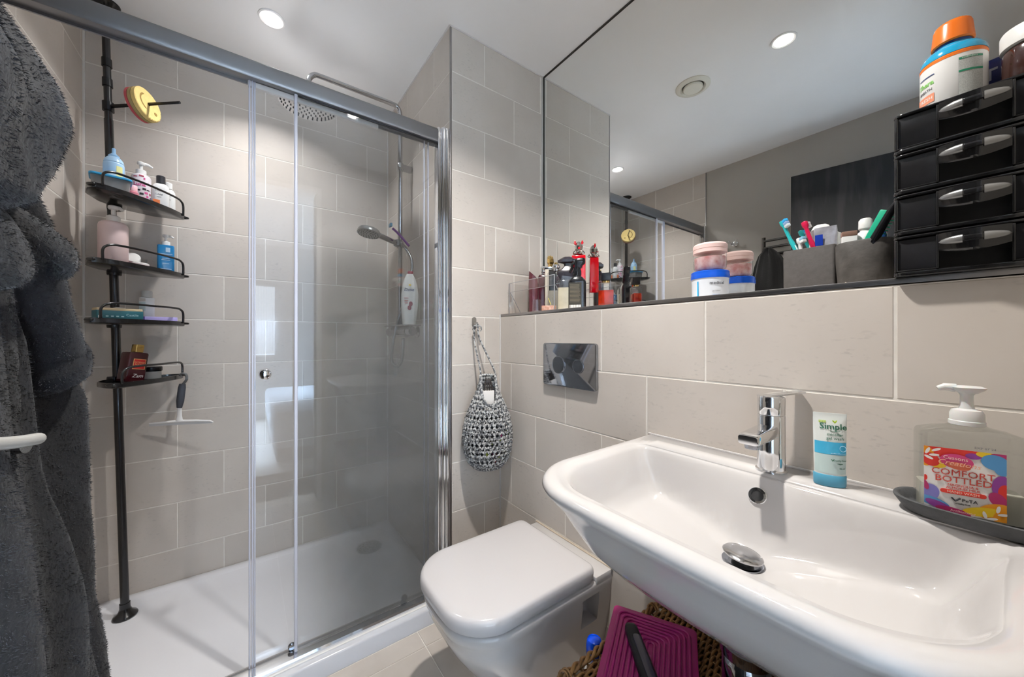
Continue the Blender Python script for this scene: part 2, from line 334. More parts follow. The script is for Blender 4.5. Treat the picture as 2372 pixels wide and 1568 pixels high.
MB().box(XM + 0.001, YB - 0.003, (CEIL + LEDGE) / 2, 0.010, 0.003, CEIL - LEDGE - 0.01).build('edge', flat((0.03, 0.035, 0.03)), mm, smooth=0, label='dark ground glass edge')
MB().box(XM + 0.001, (YB - 0.078) / 2, CEIL - 0.003, 0.010, YB + 0.07, 0.0035).build('edge', flat((0.05, 0.045, 0.04)), mm, smooth=0, label='dark ground glass edge')
# near wall with the doorway the photograph is taken from, and the bedroom beyond it
struct('wall_front', MB().box(0.87, -0.13, 1.2, 0.94, 0.1, 2.4).box(-0.50, -0.13, 1.2, 0.2, 0.1, 2.4).box(0.0, -0.13, 2.27, 0.82, 0.1, 0.26), WALLP)
struct('trim_7', MB().box(0.415, -0.13, 1.07, 0.03, 0.13, 2.14).box(-0.415, -0.13, 1.07, 0.03, 0.13, 2.14).box(0, -0.13, 2.145, 0.86, 0.13, 0.03), flat((0.75, 0.75, 0.75)))
struct('wall_bedroom_far', MB().box(-1.2, -3.2, 1.2, 1.0, 0.08, 2.4).box(1.3, -3.2, 1.2, 1.9, 0.08, 2.4).box(-0.175, -3.2, 0.42, 1.05, 0.08, 0.84).box(-0.175, -3.2, 2.13, 1.05, 0.08, 0.54), WHITEP)
struct('wall_bedroom_left', MB().box(-1.7, -1.7, 1.2, 0.08, 3.1, 2.4), WHITEP)
struct('wall_bedroom_right', MB().box(2.2, -1.7, 1.2, 0.08, 3.1, 2.4), WHITEP)
struct('ceiling_bedroom', MB().box(0.25, -1.7, 2.44, 4.0, 3.1, 0.08), WHITEP)
struct('floor_bedroom', MB().box(0.25, -1.72, -0.04, 4.0, 3.06, 0.08), mat('bedroom_carpet', (0.66, 0.63, 0.60), 0.95, bump=0.6, bump_scale=300))
win = MB()
for x in (-0.70, -0.175, 0.35): win.rbox(x, -3.2, 1.35, 0.045, 0.06, 1.06, 0.003, 0.003)
for z in (0.86, 1.85): win.rbox(-0.175, -3.2, z, 1.09, 0.06, 0.045, 0.003, 0.003)
wf = struct('window_1', win, flat((0.85, 0.85, 0.85), 0.3), 30)
SKYM = bpy.data.materials.new('daylight_sky'); SKYM.use_nodes = True; b_ = SKYM.node_tree.nodes['Principled BSDF']; b_.inputs['Base Color'].default_value = (0, 0, 0, 1)
b_.inputs['Emission Color'].default_value = (0.72, 0.86, 1, 1); b_.inputs['Emission Strength'].default_value = 4.5
sk = MB().box(-0.175, -3.236, 1.355, 1.04, 0.004, 0.96).build('bright_sky', SKYM, wf, smooth=0)
# voile: pleated strips at both sides
VO = mat('voile', (0.85, 0.88, 0.95), 0.9, trans=0.0, alpha=0.45)
for nm, x0, x1, lab in (('voile_curtain', -0.66, -0.12, 'sheer white curtain at the left half of the bedroom window'), ('voile_curtain', 0.02, 0.33, 'sheer white curtain at the right half of the bedroom window')):
    Gd = [[(x0 + (x1 - x0) * i / 60, -3.13 + 0.012 * math.sin(i * 1.1), z) for i in range(61)] for z in (0.9, 1.83)]
    tag(MB().sheet(Gd).build(nm, VO, None), lab, 'curtain', None)
# bed in the bedroom (only its reflection in the shower glass can be seen)
bed = thing('bed', 'bed with a pale blue cover in the bedroom behind the doorway', 'bed', (0.9, -1.9, 0))
MB().rbox(0, 0, 0.30, 1.4, 1.9, 0.34, 0.06, 0.05).build('mattress', flat((0.70, 0.75, 0.82), 0.9), bed)
MB().rbox(0, 0, 0.08, 1.36, 1.86, 0.12, 0.02, 0.01).build('base', flat((0.3, 0.3, 0.32), 0.9), bed)

# ------------------------------------------------------------------ ceiling lamps and vent
def downlight(x, y, label, watts, beam=155, tint=(1.0, 0.955, 0.90)):
    t = thing('downlight', label, 'ceiling light', (x, y, CEIL), group=None)
    MB().loft([cring(0.046, 0.0, 36), cring(0.046, -0.004, 36), cring(0.041, -0.006, 36), cring(0.034, -0.003, 36), cring(0.033, 0.0, 36)], (0, 0)).build('bezel', flat((0.80, 0.79, 0.78), 0.3), t)
    em = flat((1.0, 0.97, 0.93), 0.3, emit=14.0)
    MB().lathe([(0.033, -0.0022), (0.0325, -0.0012), (0.005, -0.0012)], 32).build('lens', em, t)
    l = bpy.data.lights.new('lamp', 'AREA'); l.shape = 'DISK'; l.size = 0.062; l.energy = watts; l.color = tint; l.spread = math.radians(beam)
    o = bpy.data.objects.new('lamp', l); COL.objects.link(o); o.parent = t; o.location = (0, 0, -0.0045)
    return t
downlight(0.083, 1.70, 'glowing round white downlight in the ceiling above the shower tray', LAMP_W * 0.42, 122, (1.0, 0.985, 0.975))
downlight(0.498, 0.548, 'glowing round downlight above the basin, seen as a flare in the mirror', LAMP_W, 120)
v = thing('ceiling_vent', 'round cream extractor valve in the ceiling, seen in the mirror', 'vent', (0.526, 0.917, CEIL))
VM = flat((0.72, 0.69, 0.60), 0.4)
MB().loft([cring(r, z, 40) for r, z in ((0.079, 0), (0.079, -0.004), (0.072, -0.010), (0.058, -0.012), (0.050, -0.004), (0.049, 0.0))], (0, 0)).build('rim', VM, v)
MB().lathe([(0.044, -0.004), (0.0455, -0.010), (0.043, -0.015), (0.01, -0.018)], 40).build('valve_disc', VM, v)
MB().lathe([(0.052, -0.0008), (0.01, -0.0012)], 40).build('dark_gap', flat((0.05, 0.045, 0.04)), v)

# ================================================================== SHOWER
TZ = 0.064      # top of the tray
tray = thing('shower_tray', 'low white rectangular shower tray with a chrome waste', 'shower tray', ((XL + XR) / 2, (1.302 + YS) / 2, 0))
tw, td = XR - XL - 0.004, YS - 1.302 - 0.002
R = [rring(tw, td, 0.008, z) for z in (0.001, TZ - 0.008)]
R += [rring(tw - 2 * q, td - 2 * q, 0.008, z) for q, z in ((0.002, TZ - 0.003), (0.006, TZ))]
R += [rring(tw - 2 * q, td - 2 * q, rr, z) for q, rr, z in ((0.052, 0.03, TZ), (0.055, 0.03, TZ - 0.003), (0.060, 0.03, TZ - 0.004), (0.085, 0.05, TZ - 0.011), (0.16, 0.06, TZ - 0.012))]
MB().loft(R).build('basin', TRAYM, tray, smooth=50)
dx, dy = 0.511 - tray.location.x, 1.887 - tray.location.y
MB().lathe([(0.060, TZ - 0.0125), (0.060, TZ - 0.010), (0.057, TZ - 0.0085), (0.02, TZ - 0.0075)], 40, dx, dy).build('waste_cover', mat('waste_steel', (0.42, 0.43, 0.43), 0.35, 1), tray)
for i in range(26):
    a = i * 2.399; r_ = 0.010 * math.sqrt(i) 
    MB().lathe([(0.0026, TZ - 0.0068), (0.0026, TZ - 0.0062)], 8, dx + r_ * math.cos(a), dy + r_ * math.sin(a)).build('waste_hole', BLACKR, tray)

# sliding screen: one frame thing, one fixed pane, one sliding door
YF, YD = 1.350, 1.376
scr = thing('shower_screen', 'chrome framed glass shower screen with a fixed right pane', 'shower screen', (0, 0, 0))
def profile_x(sec, x0, x1): return MB().loft([[(x, p[0], p[1]) for p in sec] for x in (x0, x1)])
sec = []
for i in range(13):      # rounded front of the head rail
    a = PI * (0.5 + i / 12); sec.append((1.349 + 0.011 * math.copysign(abs(math.cos(a)) ** .45, math.cos(a)), 1.946 + 0.027 * math.copysign(abs(math.sin(a)) ** .8, math.sin(a))))
sec = [(1.392, 1.971), (1.360, 1.973)] + sec + [(1.360, 1.919), (1.362, 1.926), (1.387, 1.926), (1.387, 1.919), (1.392, 1.919)]
profile_x(sec, XL + 0.002, 0.640).build('head_rail', SATIN, scr, smooth=30)
MB().box(0.39, 1.3535, 1.9165, 0.50, 0.006, 0.006).build('glazing_seal', BLACKR, scr)
sec = [(1.330, 0.0645), (1.330, 0.078), (1.3345, 0.0845), (1.352, 0.0885), (1.362, 0.090), (1.362, 0.076), (1.366, 0.076), (1.366, 0.086), (1.371, 0.086), (1.371, 0.074), (1.384, 0.074), (1.384, 0.083), (1.389, 0.083), (1.389, 0.0645)]
profile_x(sec, XL + 0.002, XR - 0.002).build('bottom_rail', CHROME, scr, smooth=30)
MB().box(0.08, 1.327, 0.0660, XR - XL - 0.01, 0.006, 0.0035).build('sealant_bead', SIL, scr)
jm = MB()
for (cx_, cy_, sx_, sy_, r_) in ((XR - 0.0135, 1.350, 0.026, 0.048, 0.011), (XR - 0.0335, 1.357, 0.014, 0.040, 0.005)):
    jm.loft([rring(sx_, sy_, r_, z, cx_, cy_, 6) for z in (0.0905, 1.976)])
jm.loft([rring(0.012, 0.010, 0.004, z, XR - 0.006, 1.322, 5) for z in (0.066, 1.972)])
jm.build('jamb', CHROME, scr, smooth=30)
jl = MB(); jl.loft([rring(0.030, 0.046, 0.010, z, XL + 0.017, 1.352, 6) for z in (0.0905, 1.976)]); jl.build('jamb', CHROME, scr, smooth=30)
gp = MB().box((0.134 + XR - 0.036) / 2, YF + 0.005, 1.004, XR - 0.036 - 0.134, 0.006, 1.822); gp.build('fixed_pane', GLASSH, scr, smooth=0)
MB().rbox(0.133, YF + 0.004, 1.005, 0.010, 0.012, 1.824, 0.003, 0.001).build('edge_strip', STRIPM, scr)
door = thing('shower_door', 'sliding glass shower door with a chrome knob, pushed half open', 'shower door', (0.015, YD, 0))
MB().box(0.295, 0, 1.005, 0.590, 0.006, 1.828).build('pane', GLASSC, door, smooth=0)
for dx_ in (-0.006, 0.0015, 0.0075): MB().rbox(dx_, -0.001, 1.006, 0.005, 0.013, 1.836, 0.002, 0.0008).build('edge_strip', STRIPM, door)
for dx_ in (0.575, 0.592): MB().rbox(dx_, 0, 1.006, 0.004, 0.010, 1.83, 0.0015, 0.0008).build('edge_strip', STRIPM, door)
MB().box(0.19, 0, 1.915, 0.40, 0.010, 0.016).build('top_band', flat((0.72, 0.70, 0.68), 0.4), door)
kn = MB().lathe([(0.001, -0.030), (0.010, -0.0295), (0.0155, -0.026), (0.0172, -0.020), (0.0160, -0.013), (0.009, -0.008), (0.008, 0.0)], 28, M=TR(0.034, -0.0035, 1.005) @ RX(-PI / 2))
kn.build('knob', CHROME, door)
for x_ in (0.108, 0.488):
    MB().lathe([(0.0115, 0), (0.0115, 0.006), (0.009, 0.008), (0.004, 0.008)], 20, M=TR(x_, -0.007, 0.104) @ RX(PI / 2)).build('roller', CHROMED, door)
    MB().rbox(x_ - 0.002, -0.005, 0.090, 0.014, 0.008, 0.018, 0.002, 0.001).build('roller_bracket', CHROMED, door)

# shower rail, rain head, hand shower and valve
BX, BY = 0.615, 1.725
sh = thing('shower_set', 'chrome shower rail with a large rain head and thermostatic valve', 'shower', (BX, BY, 0))
MB().tube([(0, 0, 1.17)] + curve([(0, 0, 2.18), (0, 0, 2.215), (-0.012, 0, 2.244), (-0.045, 0, 2.252), (-0.20, 0, 2.252), (-0.350, 0, 2.252), (-0.378, 0, 2.247), (-0.395, 0, 2.225), (-0.398, 0, 2.20), (-0.398, 0, 2.145)], 6), 0.0105, 14).build('riser_pipe', CHROMES, sh, smooth=180)
MB().lathe([(0.014, 2.150), (0.016, 2.140), (0.030, 2.132), (0.108, 2.120), (0.113, 2.114), (0.112, 2.109), (0.02, 2.108)], 56, -0.398, 0).build('rain_head', CHROMES, sh)
noz = MB()
for ring, cnt in ((0.018, 6), (0.036, 12), (0.054, 18), (0.072, 24), (0.090, 30), (0.103, 34)):
    for i in range(cnt):
        a = 2 * PI * i / cnt; noz.lathe([(0.0032, 2.1085), (0.0026, 2.1055)], 8, -0.398 + ring * math.cos(a), ring * math.sin(a))
noz.build('nozzles', BLACKR, sh, kind='stuff')
br = MB().rbox(0, 0, 1.956, 0.030, 0.032, 0.034, 0.012, 0.002); br.loft([rring(0.058, 0.026, 0.008, 1.956 - 0.012), rring(0.058, 0.026, 0.008, 1.956 + 0.012)], M=TR(0.030, 0, 0)); br.build('wall_bracket', CHROMES, sh)
VZ = 1.150
vb = MB().lathe([(0.023, -0.115), (0.0245, -0.10), (0.0245, 0.10), (0.023, 0.115)], 28, M=TR(0, 0, VZ) @ RX(PI / 2)); vb.build('valve_body', CHROMES, sh)
for s in (-1, 1):
    MB().lathe([(0.018, 0.118), (0.022, 0.122), (0.0225, 0.150), (0.019, 0.160), (0.005, 0.161)], 20, M=TR(0, 0, VZ) @ RX(s * PI / 2)).build('control_knob', CHROMES, sh)
    MB().lathe([(0.028, 0.0), (0.028, 0.004), (0.014, 0.008), (0.014, 0.036)], 20, M=TR(XR - BX, s * 0.075, VZ) @ RY(-PI / 2)).build('wall_elbow', CHROMES, sh)
MB().rbox(0, -0.02, VZ + 0.028, 0.085, 0.29, 0.006, 0.01, 0.002).build('soap_ledge', CHROMES, sh)
MB().lathe([(0.016, 0), (0.016, 0.030)], 16, M=TR(0, 0, 1.562)).build('slider', CHROMES, sh)
hs = thing('hand_shower', 'round grey hand shower resting in the holder on the rail', 'shower', (BX - 0.018, BY - 0.02, 1.576))
d_ = Vector((0.432 - BX + 0.018, 1.60 - BY + 0.02, -0.006)); Lh = d_.length; hs.rotation_euler = (0, 0, math.atan2(d_.y, d_.x))
MB().tube([(-0.03, 0, -0.004), (0.0, 0, -0.002), (0.05, 0, 0), (Lh - 0.06, 0, 0.004), (Lh - 0.02, 0, 0.002)], [0.010, 0.011, 0.012, 0.0125, 0.014], 14).build('handle', CHROMES, hs, smooth=60)
Mh = TR(Lh, 0, 0.0) @ RY(math.radians(-12))
MB().lathe([(0.02, 0.020), (0.044, 0.010), (0.0485, 0.0), (0.0475, -0.008), (0.01, -0.010)], 36, M=Mh).build('head', mat('head_grey', (0.42, 0.43, 0.43), 0.3, 0.8), hs)
nz_ = MB()
for ring, cnt in ((0.010, 5), (0.02, 10), (0.03, 15), (0.04, 20)):
    for i in range(cnt): nz_.lathe([(0.0018, -0.0095), (0.0014, -0.0115)], 6, ring * math.cos(2 * PI * i / cnt), ring * math.sin(2 * PI * i / cnt), M=Mh)
nz_.build('nozzles', BLACKR, hs, kind='stuff')
MB().rbox(0.004, 0, 0, 0.03, 0.034, 0.03, 0.01, 0.003).build('holder', flat((0.30, 0.31, 0.32), 0.3, metal=0.8), hs)
hose = thing('shower_hose', 'flexible chrome hose looping from the hand shower down to the valve', 'hose', (0, 0, 0))
hp = curve([(BX - 0.01, BY - 0.045, 1.572), (0.634, 1.69, 1.548), (0.655, 1.675, 1.49), (0.650, 1.68, 1.40), (0.630, 1.70, 1.31), (0.603, 1.72, 1.21), (0.585, 1.74, 1.10), (0.580, 1.745, 1.02), (0.588, 1.735, 0.985), (0.603, 1.71, 0.985), (0.612, 1.69, 1.02), (0.613, 1.68, 1.08), (0.613, 1.68, 1.118)], 14)
MB().tube(hp, [0.0068 + 0.0007 * (i % 2) for i in range(len(hp))], 9).build('hose', mat('hose_steel', (0.45, 0.46, 0.47), 0.25, 1), hose, smooth=60)

def face_root(name, label, cat, x, y, z, group=None, extra=0): return thing(name, label, cat, (x, y, z), face(x, y) + extra, group)
# tall white body-wash bottle on the soap ledge
b = face_root('body_wash_bottle', 'tall white oval body wash bottle standing on the shower valve', 'bottle', 0.612, 1.60, VZ + 0.031)
WB = flat((0.80, 0.79, 0.75), 0.25)
MB().loft([rring(0.066 * s_, 0.036 * s_ ** .5, 0.0179 * s_, z, 0.004 * math.sin(z * 9), 0, 6) for z, s_ in ((0, 0.86), (0.004, 0.9), (0.03, 1.0), (0.09, 1.16), (0.14, 1.17), (0.18, 1.02), (0.205, 0.82), (0.222, 0.6), (0.232, 0.42))]).build('body', WB, b, smooth=60)
MB().rbox(0.006, 0, 0.239, 0.026, 0.022, 0.014, 0.01, 0.003).build('cap', flat((0.35, 0.06, 0.09), 0.3), b)
text(b, 'Dove', 0.020, (0, -0.0225, 0.158), flat((0.05, 0.08, 0.22)), shear=0.25)
text(b, '◆', 0.001, (0, -0.02, 0.18), INK) if False else None
MB().loft([cring(0.006, 0, 12, ry=0.0045), cring(0.002, 0.0004, 12, ry=0.0015)], M=TR(0.004, -0.0222, 0.180) @ RX(PI / 2)).build('emblem', flat((0.85, 0.62, 0.12)), b)
for i_, zz in enumerate((0.120, 0.108, 0.098)): MB().box(-0.012, -0.0222, zz, 0.020 - 0.003 * i_, 0.0006, 0.003).build('print_line', flat((0.6, 0.25, 0.25)), b)
for px_, pz_ in ((0.008, 0.094), (0.002, 0.076)): MB().loft([cring(0.0085, 0, 14, ry=0.011), cring(0.004, 0.0008, 14, ry=0.006)], M=TR(px_, -0.0222, pz_) @ RX(PI / 2) ).build('printed_petal', flat((0.38, 0.13, 0.16)), b)
rz = thing('razor', 'thin purple razor tucked over the hand shower holder', 'razor', (BX - 0.03, BY - 0.05, 1.60))
MB().tube(curve([(0.045, -0.03, -0.045), (0.02, -0.015, -0.01), (-0.005, -0.005, 0.018), (-0.025, 0.0, 0.035)], 6), 0.0055, 10).build('handle', flat((0.16, 0.04, 0.22), 0.3), rz)
MB().rbox(-0.034, 0.0, 0.048, 0.010, 0.030, 0.016, 0.003, 0.002).build('blade_head', flat((0.15, 0.32, 0.45), 0.3), rz)

# ------------------------------------------------------------------ tension pole with four shelves
pole = thing('tension_pole', 'black tension pole caddy standing in the shower tray and braced on the ceiling', 'shower caddy', (-0.376, 1.962, TZ - 0.011))
PT = Vector((-0.436, 1.990, CEIL)) - pole.location
def pp(z):      # point on the pole axis at world height z, in the pole's frame
    t_ = (z - (TZ - 0.011)) / PT.z; return PT * t_
qd = PT.normalized()
def ptube(z0, z1, r0, r1=None): return MB().tube([pp(z0), pp(z1)], [r0, r1 or r0], 20)
ptube(0.10, 1.95, 0.0128).build('lower_tube', BLACKM, pole)
ptube(1.94, 2.36, 0.0112).build('upper_tube', BLACKM, pole)
for z0_, z1_ in ((2.075, 2.105), (2.150, 2.180)): ptube(z0_, z1_, 0.0148, 0.0142).build('collar', BLACKP, pole)
MB().lathe([(0.034, 0.0), (0.036, 0.004), (0.033, 0.010), (0.020, 0.020), (0.0155, 0.034), (0.0155, 0.052)], 30, M=Matrix.Rotation(math.atan2(PT.y, PT.z) * -1, 4, 'X') @ Matrix.Rotation(math.atan2(PT.x, PT.z), 4, 'Y')).build('foot', BLACKM, pole)
q = pp(CEIL)
MB().lathe([(0.014, -0.055), (0.016, -0.035), (0.030, -0.014), (0.042, -0.006), (0.043, -0.001)], 30, q.x, q.y, M=TR(0, 0, q.z)).build('ceiling_cup', BLACKM, pole)
A0 = Vector((-0.408, 1.75, 0)); DV = Vector((0.6, 0.8, 0)); NV = Vector((0.8, -0.6, 0)); TH0 = math.atan2(0.8, 0.6)
def sp(a, b_, z): v_ = A0 + DV * a + NV * b_; return Vector((v_.x, v_.y, z))
SH = {1: 1.622, 2: 1.374, 3: 1.174, 4: 0.953}
def shelf(i, z, rot):
    o_ = MB(); px_ = pole.location
    Ms = Matrix.Translation(sp(0.181, -0.136, z) - px_) @ Matrix.Rotation(TH0 + rot, 4, 'Z') @ TR(-0.016, -0.136, 0)
    def outl(g, zz):
        ctrl = [(-0.168 + g, 0.004), (-0.15 + g, -0.012 + g * .6), (-0.08, -0.026 + g), (0, -0.031 + g), (0.08, -0.026 + g), (0.15 - g, -0.012 + g * .6), (0.168 - g, 0.004), (0.160 - g, 0.03), (0.12 - g, 0.085), (0.05, 0.125 - g), (0.0, 0.13 - g), (-0.05, 0.125 - g), (-0.12 + g, 0.085), (-0.160 + g, 0.03)]
        return [(p[0], p[1], zz) for c in [ctrl] for p in c]
    o_.loft([outl(0.006, -0.006), outl(0.0, -0.003), outl(0, 0.013), outl(0.004, 0.013), outl(0.005, 0.0), outl(0.02, 0.0)], M=Ms)
    s_ = o_.build('shelf', BLACKM, pole, smooth=50)
    for k in range(9):
        x_ = -0.12 + k * 0.03; MB().box(x_, 0.035, 0.0012, 0.006, 0.09, 0.0016, M=Ms).build('drain_slot', BLACKR, s_, smooth=0)
    rl = [(-0.150, -0.012, 0.008), (-0.148, -0.012, 0.046), (-0.128, -0.016, 0.062), (-0.09, -0.022, 0.066), (0, -0.030, 0.066), (0.10, -0.021, 0.066), (0.132, -0.016, 0.060), (0.145, -0.012, 0.045), (0.145, -0.012, 0.006)]
    rm = MB().tube([Ms @ Vector(p) for p in curve(rl, 6)], 0.0040, 10); rm.build('wire_rail', BLACKM, s_, smooth=180)
    for xx in (-0.150, 0.156):
        MB().tube([Ms @ Vector(p) for p in curve([(xx - .012, 0.004, 0.008), (xx + (0.02 if xx > 0 else -0.02), -0.004, 0.006), (xx + (0.02 if xx > 0 else -0.02), 0.016, 0.006), (xx, 0.022, 0.006)], 5)], 0.0042, 8).build('end_loop', BLACKM, s_, smooth=180)
    MB().lathe([(0.0195, -0.016), (0.0205, -0.012), (0.0205, 0.014), (0.019, 0.02)], 20, 0.016, 0.136, M=Ms).build('clamp', BLACKP, s_)
for i, rot in ((1, 0.0), (2, 0.0), (3, -0.02), (4, 0.20)): shelf(i, SH[i], rot)
# swivel arm holding the scrubber
az = 2.0; ap = pp(az); ad_ = (Vector((-0.205, 1.795, 0)) - Vector((-0.43, 1.985, 0))); ad_.z = 0
an = ad_.normalized()
MB().tube([ap - an * 0.0, ap + an * 0.03, ap + ad_ * 1.0], [0.0075, 0.0075, 0.0052], 6, flat=0.8).build('swivel_arm', BLACKP, pole)
ptube(az - 0.018, az + 0.015, 0.0165).build('collar', BLACKP, pole)

def onshelf(name, label, cat, sh_, a, b_, group=None, extra=0, dz=0):
    p = sp(a, b_, SH[sh_] + 0.0015 + dz); return thing(name, label, cat, p, face(p.x, p.y) + extra, group)
# scrubber: round yellow sponge with a cut smile, red scouring back, hung on the arm
spn = thing('sponge', 'round yellow two-layer sponge with a smile cut in, hung on the pole arm', 'sponge', Vector((-0.308, 1.882, 1.996)), 0)
spn.rotation_euler = (0, math.radians(0), math.atan2(ad_.x, -ad_.y) + 0.20)
spn.rotation_euler.x = math.radians(-10)
def disc_edge(r, n, y, amp=0.0, lo=0, hi=0):
    return [((r + (amp if (i % 2 and lo < i / n < hi) else 0)) * math.cos(2 * PI * i / n), y, (r + (amp if (i % 2 and lo < i / n < hi) else 0)) * math.sin(2 * PI * i / n)) for i in range(n)]
YEL = mat('sponge_yellow', (0.78, 0.58, 0.22), 0.85, noise_amt=0.12, noise_scale=60, bump=0.5, bump_scale=400)
MB().loft([disc_edge(0.056, 80, 0.004), disc_edge(0.058, 80, 0.002), disc_edge(0.058, 80, -0.010, -0.004, 0.72, 1.0), disc_edge(0.055, 80, -0.012, -0.004, 0.72, 1.0)]).build('foam_face', YEL, spn, smooth=30)
MB().loft([disc_edge(0.056, 60, 0.016), disc_edge(0.058, 60, 0.013), disc_edge(0.058, 60, 0.0045)]).build('foam_core', mat('sponge_olive', (0.36, 0.28, 0.12), 0.9), spn, smooth=30)
MB().loft([disc_edge(0.055, 60, 0.026), disc_edge(0.058, 60, 0.024), disc_edge(0.058, 60, 0.0162)]).build('scour_back', mat('sponge_red', (0.48, 0.08, 0.09), 0.9, bump=0.6, bump_scale=300), spn, smooth=30)
DKY = flat((0.30, 0.19, 0.05), 0.9)
MB().tube([(0.030 * math.cos(a) - 0.004, -0.0122, 0.030 * math.sin(a) + 0.004) for a in [math.radians(110 + 140 * i / 14) for i in range(15)]], [0.001] + [0.0032] * 13 + [0.001], 6, flat=0.4).build('smile_cut', DKY, spn)
MB().lathe([(0.0065, 0), (0.0065, 0.0008)], 16, M=TR(0.026, -0.0121, -0.022) @ RX(PI / 2)).build('eye_hole', DKY, spn)

# ------------------------------------------------------------------ bottles
def pump_top(t, z, m, s=1.0, ang=0.0, long=0.030):      # collar, stem and spout of a lotion pump
    MB().lathe([(0.0125 * s, z), (0.0135 * s, z + 0.001), (0.0135 * s, z + 0.014 * s), (0.009 * s, z + 0.017 * s)], 24).build('pump_collar', m, t)
    MB().lathe([(0.0045 * s, z + 0.015 * s), (0.0045 * s, z + 0.034 * s)], 14).build('pump_stem', m, t)
    c, sn = math.cos(ang), math.sin(ang); h = z + 0.034 * s; q_ = MB()
    q_.lathe([(0.009 * s, h - 0.001), (0.0105 * s, h + 0.003 * s), (0.010 * s, h + 0.008 * s), (0.007 * s, h + 0.010 * s)], 20)
    q_.tube([(0, 0, h + 0.005 * s), (c * long * .6, sn * long * .6, h + 0.006 * s), (c * long, sn * long, h + 0.001 * s)], [0.006 * s, 0.005 * s, 0.0035 * s], 12)
    q_.build('pump_head', m, t)
PASTBLUE = flat((0.40, 0.62, 0.86), 0.35); WHITEB = flat((0.80, 0.80, 0.79), 0.25)
# storage tub with blue lid
t = onshelf('storage_tub', 'clear plastic tub with a flat bright blue lid at the left of the top shelf', 'tub', 1, 0.105, -0.062)
MB().loft([rring(0.088, 0.070, 0.012, 0.001), rring(0.098, 0.080, 0.014, 0.062), rring(0.095, 0.077, 0.013, 0.062), rring(0.085, 0.067, 0.011, 0.003)]).build('body', glassmat('tub_plastic', (0.80, 0.80, 0.80), haze=0.35, hazecol=(0.7, 0.7, 0.7)), t)
MB().rbox(0, 0, 0.066, 0.106, 0.088, 0.008, 0.015, 0.002).build('lid', flat((0.03, 0.33, 0.62), 0.35), t)
MB().rbox(0.01, 0.005, 0.030, 0.06, 0.045, 0.05, 0.015, 0.01).build('contents', flat((0.50, 0.48, 0.46), 0.8), t)
# pale blue nozzle bottle standing on the lid
t = onshelf('nozzle_bottle', 'pale blue round bottle with a pointed nozzle, standing on the blue tub lid', 'bottle', 1, 0.118, -0.066, dz=0.0705)
MB().lathe([(0.026, 0), (0.0275, 0.003), (0.0275, 0.052), (0.0265, 0.056), (0.0255, 0.058), (0.0265, 0.060), (0.024, 0.070), (0.018, 0.078), (0.014, 0.081)], 32).build('body', PASTBLUE, t)
MB().lathe([(0.0145, 0.080), (0.0145, 0.086), (0.008, 0.092), (0.0055, 0.096), (0.005, 0.112), (0.003, 0.114)], 24).build('nozzle', flat((0.30, 0.55, 0.85), 0.3), t)
patch(t, 'label', flat((0.78, 0.74, 0.32)), 0.006, 0.024, 0.008, 0.045, bend=0.0276)
patch(t, 'label', flat((0.62, 0.72, 0.80)), -0.020, 0.006, 0.004, 0.022, bend=0.0276)
# patterned pump bottle
t = onshelf('pump_bottle', 'slim white pump bottle with a pink and black printed pattern on the top shelf', 'bottle', 1, 0.235, -0.088, extra=-0.1)
MB().lathe([(0.027, 0), (0.029, 0.003), (0.029, 0.128), (0.026, 0.136), (0.014, 0.143)], 32).build('body', flat((0.76, 0.70, 0.74), 0.3), t)
PK = flat((0.62, 0.10, 0.28))
text(t, 'Luna', 0.019, (-0.002, 0, 0.096), PK, bend=0.0294, bold=0.0006)
for i in range(26):
    a_, z_ = random.uniform(-0.038, 0.038), random.choice([0.016, 0.03, 0.045, 0.058, 0.072, 0.118, 0.126]) + random.uniform(-.005, .005)
    patch(t, 'printed_spot', random.choice([INK, INK, PK, flat((0.45, 0.08, 0.12)), flat((0.12, 0.10, 0.22))]), a_, a_ + random.uniform(0.005, 0.014), z_, z_ + random.uniform(0.004, 0.010), bend=0.0292, n=3)
pump_top(t, 0.142, WHITEB, 1.15, 0.4, 0.034)
t = onshelf('small_pink_bottle', 'small pink tube standing between the tub and the white bottles', 'bottle', 1, 0.172, -0.052)
MB().lathe([(0.013, 0), (0.015, 0.002), (0.015, 0.045), (0.011, 0.050)], 24).build('body', flat((0.62, 0.22, 0.27), 0.3), t)
MB().lathe([(0.0115, 0.050), (0.0115, 0.070), (0.010, 0.072)], 24).build('cap', flat((0.86, 0.50, 0.54), 0.3), t)
ORG = flat((0.75, 0.20, 0.06))
def haircare(a, b_, w_, h, capm, label, capr, caph, nm):
    t = onshelf(nm, label, 'bottle', 1, a, b_)
    d = w_ * 0.62
    MB().loft([rring(w_ * s_, d * s_, 0.014, z, n=6) for z, s_ in ((0, 0.94), (0.003, 1.0), (h * .8, 1.0), (h * .9, 0.93), (h * .97, 0.7), (h, 0.45))]).build('body', WHITEB, t)
    MB().lathe([(capr, h), (capr, h + caph - .002), (capr - .002, h + caph)], 28).build('cap', capm, t)
    y_ = -d / 2 - 0.0003
    patch(t, 'label', ORG, -w_ * .44, -w_ * .05, 0.012, h * .42, y=y_)
    for i_, zz in enumerate((0.72, 0.60, 0.52)):
        text(t, ('HAIR', 'CARE', 'repair')[i_], (0.010, 0.009, 0.006)[i_], (-w_ * .10, y_, h * zz), GREYINK)
haircare(0.272, -0.045, 0.052, 0.122, INK, 'white shampoo bottle with a black cap and orange band on the top shelf', 0.014, 0.030, 'shampoo_bottle')
haircare(0.318, -0.058, 0.044, 0.118, WHITEB, 'white conditioner bottle with a white cap at the right end of the top shelf', 0.0125, 0.026, 'conditioner_bottle')
